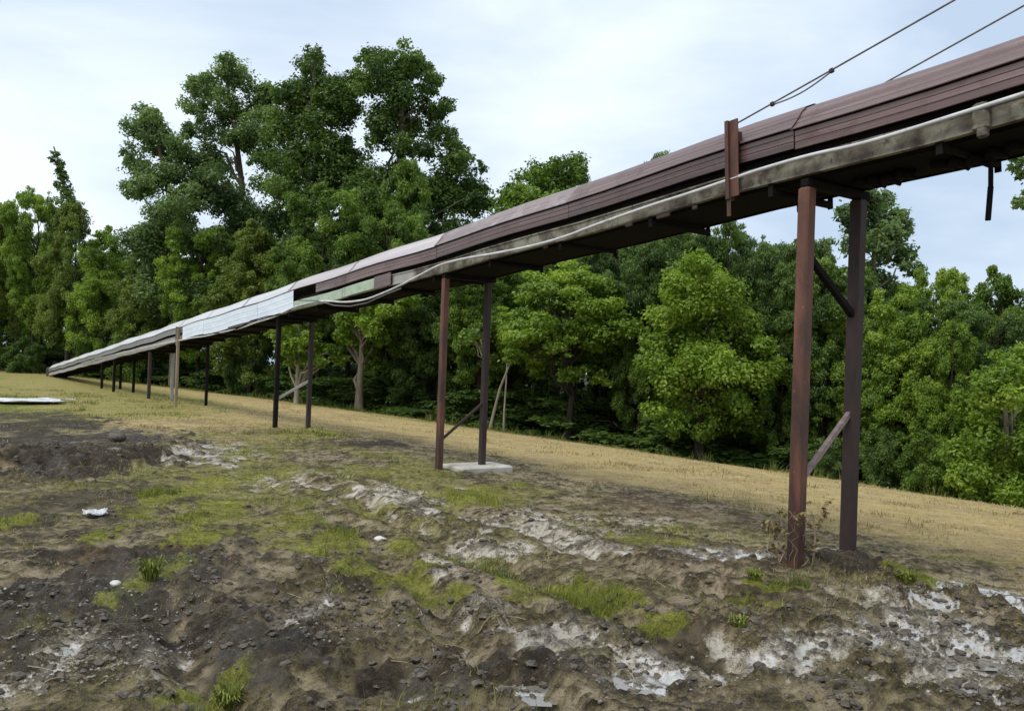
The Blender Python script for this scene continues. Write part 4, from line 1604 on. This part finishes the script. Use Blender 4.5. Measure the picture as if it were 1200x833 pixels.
hero('tall_tree', 'dense dark green tree with a domed top in the middle of the skyline group', 368, 48,
     [(368, 76, 16), (350, 102, 22), (386, 102, 20), (335, 128, 20), (368, 128, 24), (396, 138, 18), (345, 165, 26), (382, 168, 22), (322, 182, 20), (360, 195, 28), (330, 215, 24), (395, 205, 22), (368, 62, 9), (404, 168, 12), (405, 112, 14), (412, 186, 18), (408, 208, 22), (330, 108, 12)],
     'dark', .32, 203, bridge=14, grow=1.15, lai=.8, L=.2, fill=30, fill_box=(320, 215, 420, 350), trunk_px=[(372, 450), (370, 380), (366, 300), (362, 220), (366, 130)])
hero('tall_tree', 'tallest dark tree with a ragged many headed top right of the domed tree', 468, 47,
     [(426, 70, 13), (445, 72, 15), (476, 64, 14), (490, 78, 16), (430, 98, 20), (465, 104, 24), (496, 108, 16), (446, 132, 22), (482, 138, 22), (512, 128, 14), (526, 124, 9), (520, 158, 14), (502, 168, 16), (470, 172, 16), (436, 165, 10),
      (540, 188, 18), (554, 214, 15), (562, 196, 9), (522, 202, 22), (536, 234, 22), (500, 222, 26), (462, 205, 22), (430, 215, 24), (470, 250, 26), (566, 238, 10), (412, 88, 10), (508, 92, 12), (410, 125, 12), (462, 82, 16), (418, 235, 24)],
     'dark', .36, 204, bridge=20, grow=1.15, lai=.8, L=.2, fill=40, fill_box=(425, 225, 550, 330), trunk_px=[(470, 470), (468, 380), (466, 300), (468, 220), (470, 150), (472, 100)])
hero('tall_tree', 'lighter green tree with two rounded heads right of the tall group, above the hood', 645, 44,
     [(626, 206, 17), (650, 198, 13), (672, 188, 14), (681, 206, 12), (604, 222, 16), (640, 232, 24), (670, 226, 18), (612, 250, 22), (590, 240, 14), (664, 260, 24), (655, 214, 14)],
     'mid', .26, 205, bridge=12, grow=1.2, lai=.8, L=.2, fill=12, fill_box=(590, 250, 700, 330), trunk_px=[(640, 480), (642, 380), (645, 300), (648, 230)])
hero('vine_covered_snag', 'thin leaning snag wrapped in leaves, sticking up above the trees at far left', 78, 58,
     [(66, 180, 5), (69, 192, 6), (71, 204, 7), (75, 216, 8), (79, 228, 10), (84, 240, 13), (70, 198, 5), (80, 256, 18), (60, 186, 4)],
     'dark', .13, 206, 0, None, L=.2, mat='bark', trunk_px=[(78, 440), (79, 400), (80, 350), (84, 280), (80, 235), (70, 195), (63, 172)], spread=.2, twin=.2)
hero('tall_tree', 'pale grey green tree behind the first support, loose against the sky', 1030, 40,
     [(1028, 232, 16), (1046, 250, 16), (1015, 255, 20), (1055, 272, 15), (1030, 280, 22), (1062, 258, 8), (1010, 225, 12), (1000, 285, 22), (1050, 300, 18), (1020, 212, 10), (990, 250, 16)],
     'grey', .24, 207, 10, (960, 280, 1070, 420), trunk_px=[(1015, 560), (1018, 450), (1022, 350), (1026, 260)])
hero('tall_tree', 'tree at the right edge whose loose leafy twigs hang into the sky', 1330, 26,
     [(1194, 188, 9), (1188, 198, 7), (1200, 204, 8), (1193, 236, 8), (1204, 230, 9), (1186, 184, 4), (1212, 192, 16), (1220, 215, 16), (1240, 190, 26), (1250, 225, 26), (1280, 180, 36), (1290, 230, 40), (1320, 190, 46), (1330, 250, 50), (1360, 200, 50), (1215, 180, 12)],
     'grey', .3, 208, 0, None, L=.16, lai=.55, trunk_px=[(1330, 560), (1332, 420), (1330, 300), (1325, 200), (1320, 120)], spread=.5)
hero('bright_tree', 'bright yellow green cone shaped tree in the middle of the wood edge, lit from above', 822, 29.0,
     [(820, 308, 16), (806, 322, 20), (838, 326, 20), (792, 345, 22), (824, 350, 28), (856, 352, 22), (778, 372, 20), (806, 380, 28), (842, 384, 30), (874, 378, 22), (770, 402, 22), (798, 412, 26), (832, 415, 30), (866, 412, 28), (892, 402, 18),
      (785, 438, 22), (815, 446, 26), (848, 446, 26), (882, 436, 22), (905, 430, 16), (800, 470, 18), (832, 475, 20), (862, 470, 20), (760, 425, 14), (790, 495, 16), (850, 498, 16), (820, 506, 14), (768, 480, 14), (880, 490, 14)],
     'yellow', .17, 209, 0, None, L=.15, lai=1.0, mat='dark_bark', spread=.9, nlimb=20)
hero('layered_tree', 'layered yellow green tree with flat sprays left of the bright cone shaped tree', 668, 32.5,
     [(640, 330, 20), (672, 322, 22), (700, 330, 20), (620, 348, 20), (655, 352, 24), (690, 358, 26), (722, 352, 22), (606, 368, 18), (640, 376, 24), (676, 384, 26), (708, 392, 22), (735, 380, 18), (610, 395, 20), (590, 380, 18), (652, 406, 20), (690, 416, 22), (724, 418, 18),
      (628, 420, 16), (600, 412, 14), (668, 436, 16), (704, 440, 14)],
     'yellow', .15, 210, 0, None, L=.15, lai=.85, mat='dark_bark', spread=1.1, crown_flat=.45, nlimb=20)
hero('big_trunk_tree', 'tree with the thick bare straight trunk standing at the edge of the lawn', 421, 36.5,
     [(430, 340, 20), (400, 350, 20), (450, 355, 18), (415, 372, 20), (380, 372, 16), (440, 378, 18), (402, 392, 14), (425, 396, 14), (446, 398, 12), (470, 345, 18), (372, 352, 16)],
     'yellow', .19, 211, 0, None, L=.16, lai=.8, mat='bark', trunk_px=[(420, 490), (421, 460), (423, 430), (424, 400), (424, 372)], spread=.9)
hero('small_tree', 'small tree with a pale trunk seen through the third support', 348, 37.5,
     [(352, 392, 14), (338, 404, 13), (366, 402, 14), (350, 416, 13), (384, 410, 12), (326, 392, 12), (372, 424, 10), (398, 418, 10), (342, 376, 14)],
     'yellow', .12, 212, 0, None, L=.18, lai=.7, mat='pale_bark', trunk_px=[(347, 478), (348, 455), (349, 430), (350, 400), (350, 370)], spread=.7, crown_flat=.5)
# slender saplings seen through the second support
for (pts, rr, lab, lob) in (
        ([(572, 515), (577, 490), (586, 455), (596, 430), (606, 412), (612, 390)], .075, 'leaning pale sapling right of the second support', [(612, 388, 14), (600, 400, 11), (622, 398, 11), (608, 372, 12)]),
        ([(590, 515), (591, 480), (593, 450), (594, 425), (596, 395)], .05, 'thin upright sapling just right of the leaning sapling', [(596, 392, 10), (588, 402, 8)]),
        ([(566, 515), (566, 480), (567, 450), (567, 420), (566, 390)], .065, 'upright pale sapling partly hidden behind the second support', [(564, 388, 13), (552, 396, 10), (574, 378, 10)])):
    hero('sapling', lab, pts[0][0], 33.0, lob, 'mid', rr, int(rr * 1000), 0, None, L=.17, lai=.8, mat='pale_bark', trunk_px=pts, spread=.4, nlimb=5)
# right hand side
hero('round_bush', 'big rounded bright bush at the right edge, leaves down to the grass', 1180, 22.6,
     [(1178, 430, 18), (1200, 422, 20), (1156, 448, 20), (1184, 455, 24), (1212, 448, 26), (1140, 474, 18), (1160, 480, 18), (1208, 478, 22), (1130, 500, 18), (1152, 510, 22), (1215, 510, 26), (1122, 530, 18), (1146, 540, 24), (1178, 530, 24), (1206, 545, 28), (1126, 560, 18), (1150, 572, 22), (1182, 565, 26), (1212, 578, 26),
      (1240, 460, 30), (1250, 520, 34), (1245, 580, 30), (1160, 590, 14), (1190, 594, 14), (1135, 582, 12)],
     'yellow', .1, 214, 0, None, L=.12, lai=1.0, mat='pale_bark', spread=.7, trunk_px=[(1180, 600), (1180, 560), (1179, 500), (1178, 470), (1182, 430)], nlimb=14)
place('wide2', 1092, 312, 30.0, 56, 'yellow', 'edge_tree', 'broad yellow green tree right of the first support, below the gap of sky', rot=.4)
place('dome2', 1165, 308, 34.0, 60, 'mid', 'edge_tree', 'mid green tree rising behind the round bush at right', rot=1.4)
place('col1', 1060, 340, 27.5, 44, 'yellow', 'edge_tree', 'leafy tree directly right of the first support, foliage down to the grass', rot=2.2)
place('dome1', 1118, 372, 26.0, 46, 'yellow', 'edge_tree', 'rounded tree between the first support and the round bush', rot=3.0)
place('dome2', 968, 300, 31.0, 56, 'mid', 'edge_tree', 'leafy tree seen between the two legs of the first support', rot=.9)
place('dome1', 752, 338, 32.5, 36, 'mid', 'edge_tree', 'mid green tree filling the gap between the layered tree and the bright cone shaped tree', rot=2.4)
place('dome2', 918, 335, 30.0, 36, 'mid', 'edge_tree', 'leafy green tree just left of the nearest rusty leg', rot=3.7)
place('col1', 1016, 372, 28.5, 32, 'yellow', 'edge_tree', 'narrow yellow green tree just right of the far leg of the first support', rot=.6)
place('wide1', 905, 285, 35.0, 60, 'dark', 'edge_tree', 'dark tree filling the space behind the first support', rot=4.0)
place('dome1', 745, 262, 38.0, 70, 'dark', 'edge_tree', 'dark tree below the anchor plate, behind the bright cone shaped tree', rot=5.2)
place('high1', 768, 172, 50.0, 55, 'grey', 'tall_tree', 'far grey green tree whose top just shows over the hood left of the anchor plate', rot=1.0)
place('wide1', 560, 300, 36.0, 56, 'mid', 'edge_tree', 'mid green tree right behind the second support', rot=2.0)
place('dome2', 500, 290, 38.5, 52, 'dark', 'edge_tree', 'dark tree behind the conveyor left of the second support', rot=.3)
place('dome1', 470, 180, 43.0, 60, 'mid', 'edge_tree', 'broad green tree below the tallest ragged topped tree', rot=.7)
place('wide2', 372, 215, 42.0, 64, 'mid', 'edge_tree', 'broad green tree below the dark domed tree', rot=1.9)
place('dome2', 292, 255, 45.5, 56, 'olive', 'edge_tree', 'olive green tree above the white side sheets', rot=2.6)
place('wide2', 232, 262, 48.5, 52, 'yellow', 'edge_tree', 'yellow green tree above the low half of the conveyor', rot=3.3)
place('dome1', 170, 270, 52.0, 48, 'olive', 'edge_tree', 'olive tree below the leftmost tall tree', rot=4.4)
place('dome2', 118, 262, 55.0, 42, 'yellow', 'edge_tree', 'lower green tree in the dip left of the tall trees', rot=5.0)
place('dome1', 78, 232, 57.0, 42, 'olive', 'edge_tree', 'olive green tree under the leaf wrapped snag', rot=.2)
place('wide1', 36, 218, 59.0, 40, 'yellow', 'edge_tree', 'tallest light green tree at the left edge', rot=1.1)
place('dome2', -20, 225, 60.0, 44, 'olive', 'edge_tree', 'green tree just past the left edge', rot=1.7)
# lower foliage along the edge
for (var, px, ty, dp, hp, mt, lab) in (
        ('bush1', 30, 395, 57, 22, 'dark', 'dark bush at the left edge of the wood'),
        ('bush2', 105, 385, 55, 22, 'mid', 'green bush just above the low end of the conveyor'),
        ('bush1', 150, 370, 51, 26, 'mid', 'bush behind the short supports'),
        ('bush2', 285, 380, 46, 26, 'dark', 'dark bush under the white side sheets'),
        ('bush2', 1040, 500, 26, 34, 'dark', 'dark bush at the foot of the wood right of the first support'),
        ('bush1', 1090, 505, 25, 34, 'mid', 'low bush left of the round bright bush'),
        ('bush2', 975, 510, 27, 30, 'dark', 'dark bush behind the legs of the first support'),
        ('bush1', 900, 500, 31, 18, 'mid', 'small bush left of the first support')):
    place(var, px, ty, dp, hp, mt, 'bush', lab, 'bush')

# trees further back in the wood, too dense to tell apart
SKY = np.array([(-400, 260), (12, 262), (60, 262), (110, 290), (150, 275), (300, 262), (450, 240), (540, 265), (600, 285), (700, 270), (800, 240), (900, 255), (985, 290), (1060, 330), (1090, 345), (1140, 345), (1200, 330), (1500, 300)], float)
rw = np.random.default_rng(77)
keys = ['high1', 'wide1', 'wide2', 'high1', 'wide1', 'wide2']
for row, (off, n) in enumerate(((4.0, 26), (8.5, 26), (14.0, 26))):
    for i in range(n):
        px = -140 + (1500 + 0) * (i + rw.uniform(.1, .9)) / n
        # distance of the wood edge along this sight line
        lo, hi = 12.0, 90.0
        for _ in range(40):
            mid_ = (lo + hi) / 2
            q = at(px, 430, mid_)
            if past_tl(q[0], q[1]) > off + rw.uniform(-.8, .8) * 0:
                hi = mid_
            else:
                lo = mid_
        dp = lo + rw.uniform(-1, 1.5)
        ty = np.interp(px, SKY[:, 0], SKY[:, 1]) + rw.uniform(0, 46)
        place(keys[rw.integers(0, 6)], px, ty, dp, rw.uniform(48, 66) * (30 / dp) ** .35, ['dark', 'dark', 'mid', 'dark'][rw.integers(0, 4)],
              'wood_tree', 'dark green tree standing back in the dense wood behind the edge trees', 'tree', 'trees back in the wood')
# undergrowth inside the wood
for i in range(76):
    px = -60 + 1380 * ((i % 38) + rw.uniform(.1, .9)) / 38
    lo, hi = 12.0, 90.0
    off = rw.uniform(9.0, 17.0) if i < 38 else rw.uniform(3.5, 6.5)
    for _ in range(40):
        mid_ = (lo + hi) / 2
        q = at(px, 430, mid_)
        if past_tl(q[0], q[1]) > off:
            hi = mid_
        else:
            lo = mid_
    b = base_at(px, lo)
    H = rw.uniform(2.2, 4.5) if i < 38 else rw.uniform(1.0, 2.3)
    sx = rw.uniform(1.2, 2.0)
    plant('undergrowth_bush', 'dark bush in the shade under the trees of the wood', 'bush', VAR['bush1' if i % 2 else 'bush2'], b, 'dark', (sx, sx, H / 3), rw.random() * 6.28, 'undergrowth in the wood')

# vine and dead weeds at the foot of the first support
tS = ground_t(932)
b = cp(tS, .03, 0)
b = np.array([b[0], b[1], fz(b[0], b[1])])
vine = thing('vine', 'brown withered vine climbing the foot of the nearest rusty leg', 'vine', b)
rv = np.random.default_rng(8)
paths = []
lv, lr2 = [], []
for i in range(19):
    a0 = rv.uniform(0, 6.28)
    p = np.array([.10 * math.cos(a0), .10 * math.sin(a0), 0.0]) + (NV * .12 if i % 2 else 0)
    pts = [p]
    for j in range(9):
        p = p + np.array([rv.normal() * .035, rv.normal() * .035, rv.uniform(.02, .085)])
        if i % 5 == 0:
            p = p - UH * -.02 - np.array([.03, 0, 0]) * (j > 5)
        pts.append(p)
    pts = np.array(pts)
    paths.append((pts, np.linspace(.005, .002, len(pts))))
    for j in range(3, 10, 1):
        if rv.random() < .3:
            lv.append(pts[j] + rv.normal(size=3) * .02)
            lr2.append(.03)
link('stem', wood_mesh('stem', paths, MAT['timber'], 4), vine)
v, q, tn = leaf_cloud([np.array(k_) for k_ in lv], lr2, rv, .045, .03, .28, 1, .2, sub=0)
tv = NT('withered_leaf')
tv.principled(tv.ramp(tv.attr('tint'), [(0, (.11, .075, .035)), (.5, (.22, .16, .075)), (1, (.20, .20, .07))]), .8, 0, None, .2)
link('leaves', mesh_np('leaves', v, q, tv.m, False, {'tint': tn}), vine)


def weed(px, py, h, n, label, seed, mat):
    g_ = np.random.default_rng(seed)
    c_ = G(px, py)
    c_ = np.array([c_[0], c_[1], fz(c_[0], c_[1])])
    vs_ = []
    for i in range(n):
        a_ = g_.uniform(0, 6.283)
        o_ = np.array([math.cos(a_), math.sin(a_), 0])
        sd_ = np.array([-o_[1], o_[0], 0])
        hh = h * g_.uniform(.5, 1)
        rch = h * g_.uniform(.15, .75)
        w_ = .006 * g_.uniform(.6, 1.3)
        st = o_ * g_.uniform(0, .05)
        p_ = [st, st + o_ * rch * .3 + np.array([0, 0, hh * .6]), st + o_ * rch * .7 + np.array([0, 0, hh]), st + o_ * rch * 1.1 + np.array([0, 0, hh * .8])]
        ws = [.6, 1, .8, .1]
        for k_ in range(3):
            vs_ += [p_[k_] - sd_ * w_ * ws[k_], p_[k_] + sd_ * w_ * ws[k_], p_[k_ + 1] + sd_ * w_ * ws[k_ + 1], p_[k_ + 1] - sd_ * w_ * ws[k_ + 1]]
    v_ = np.array(vs_)
    q_ = np.arange(len(v_)).reshape(-1, 4)
    me = mesh_np('weed', v_, q_, mat, False, {'tint': np.repeat(g_.random(len(q_)), 4)})
    return tag(link('weed', me, None, c_), label, 'weed')


weed(176, 684, .17, 80, 'tuft of long green blades leaning over the rut at left', 3, gmat)
weed(268, 800, .10, 110, 'bright low weed in the rut at the bottom left', 4, gmat)
weed(866, 748, .07, 50, 'small bright weed alone on the mud left of the first support', 6, gmat)
weed(1062, 682, .10, 90, 'weed clump right of the mound under the first support', 7, gmat)
weed(885, 684, .09, 80, 'weed clump left of the foot of the nearest leg', 9, gmat)
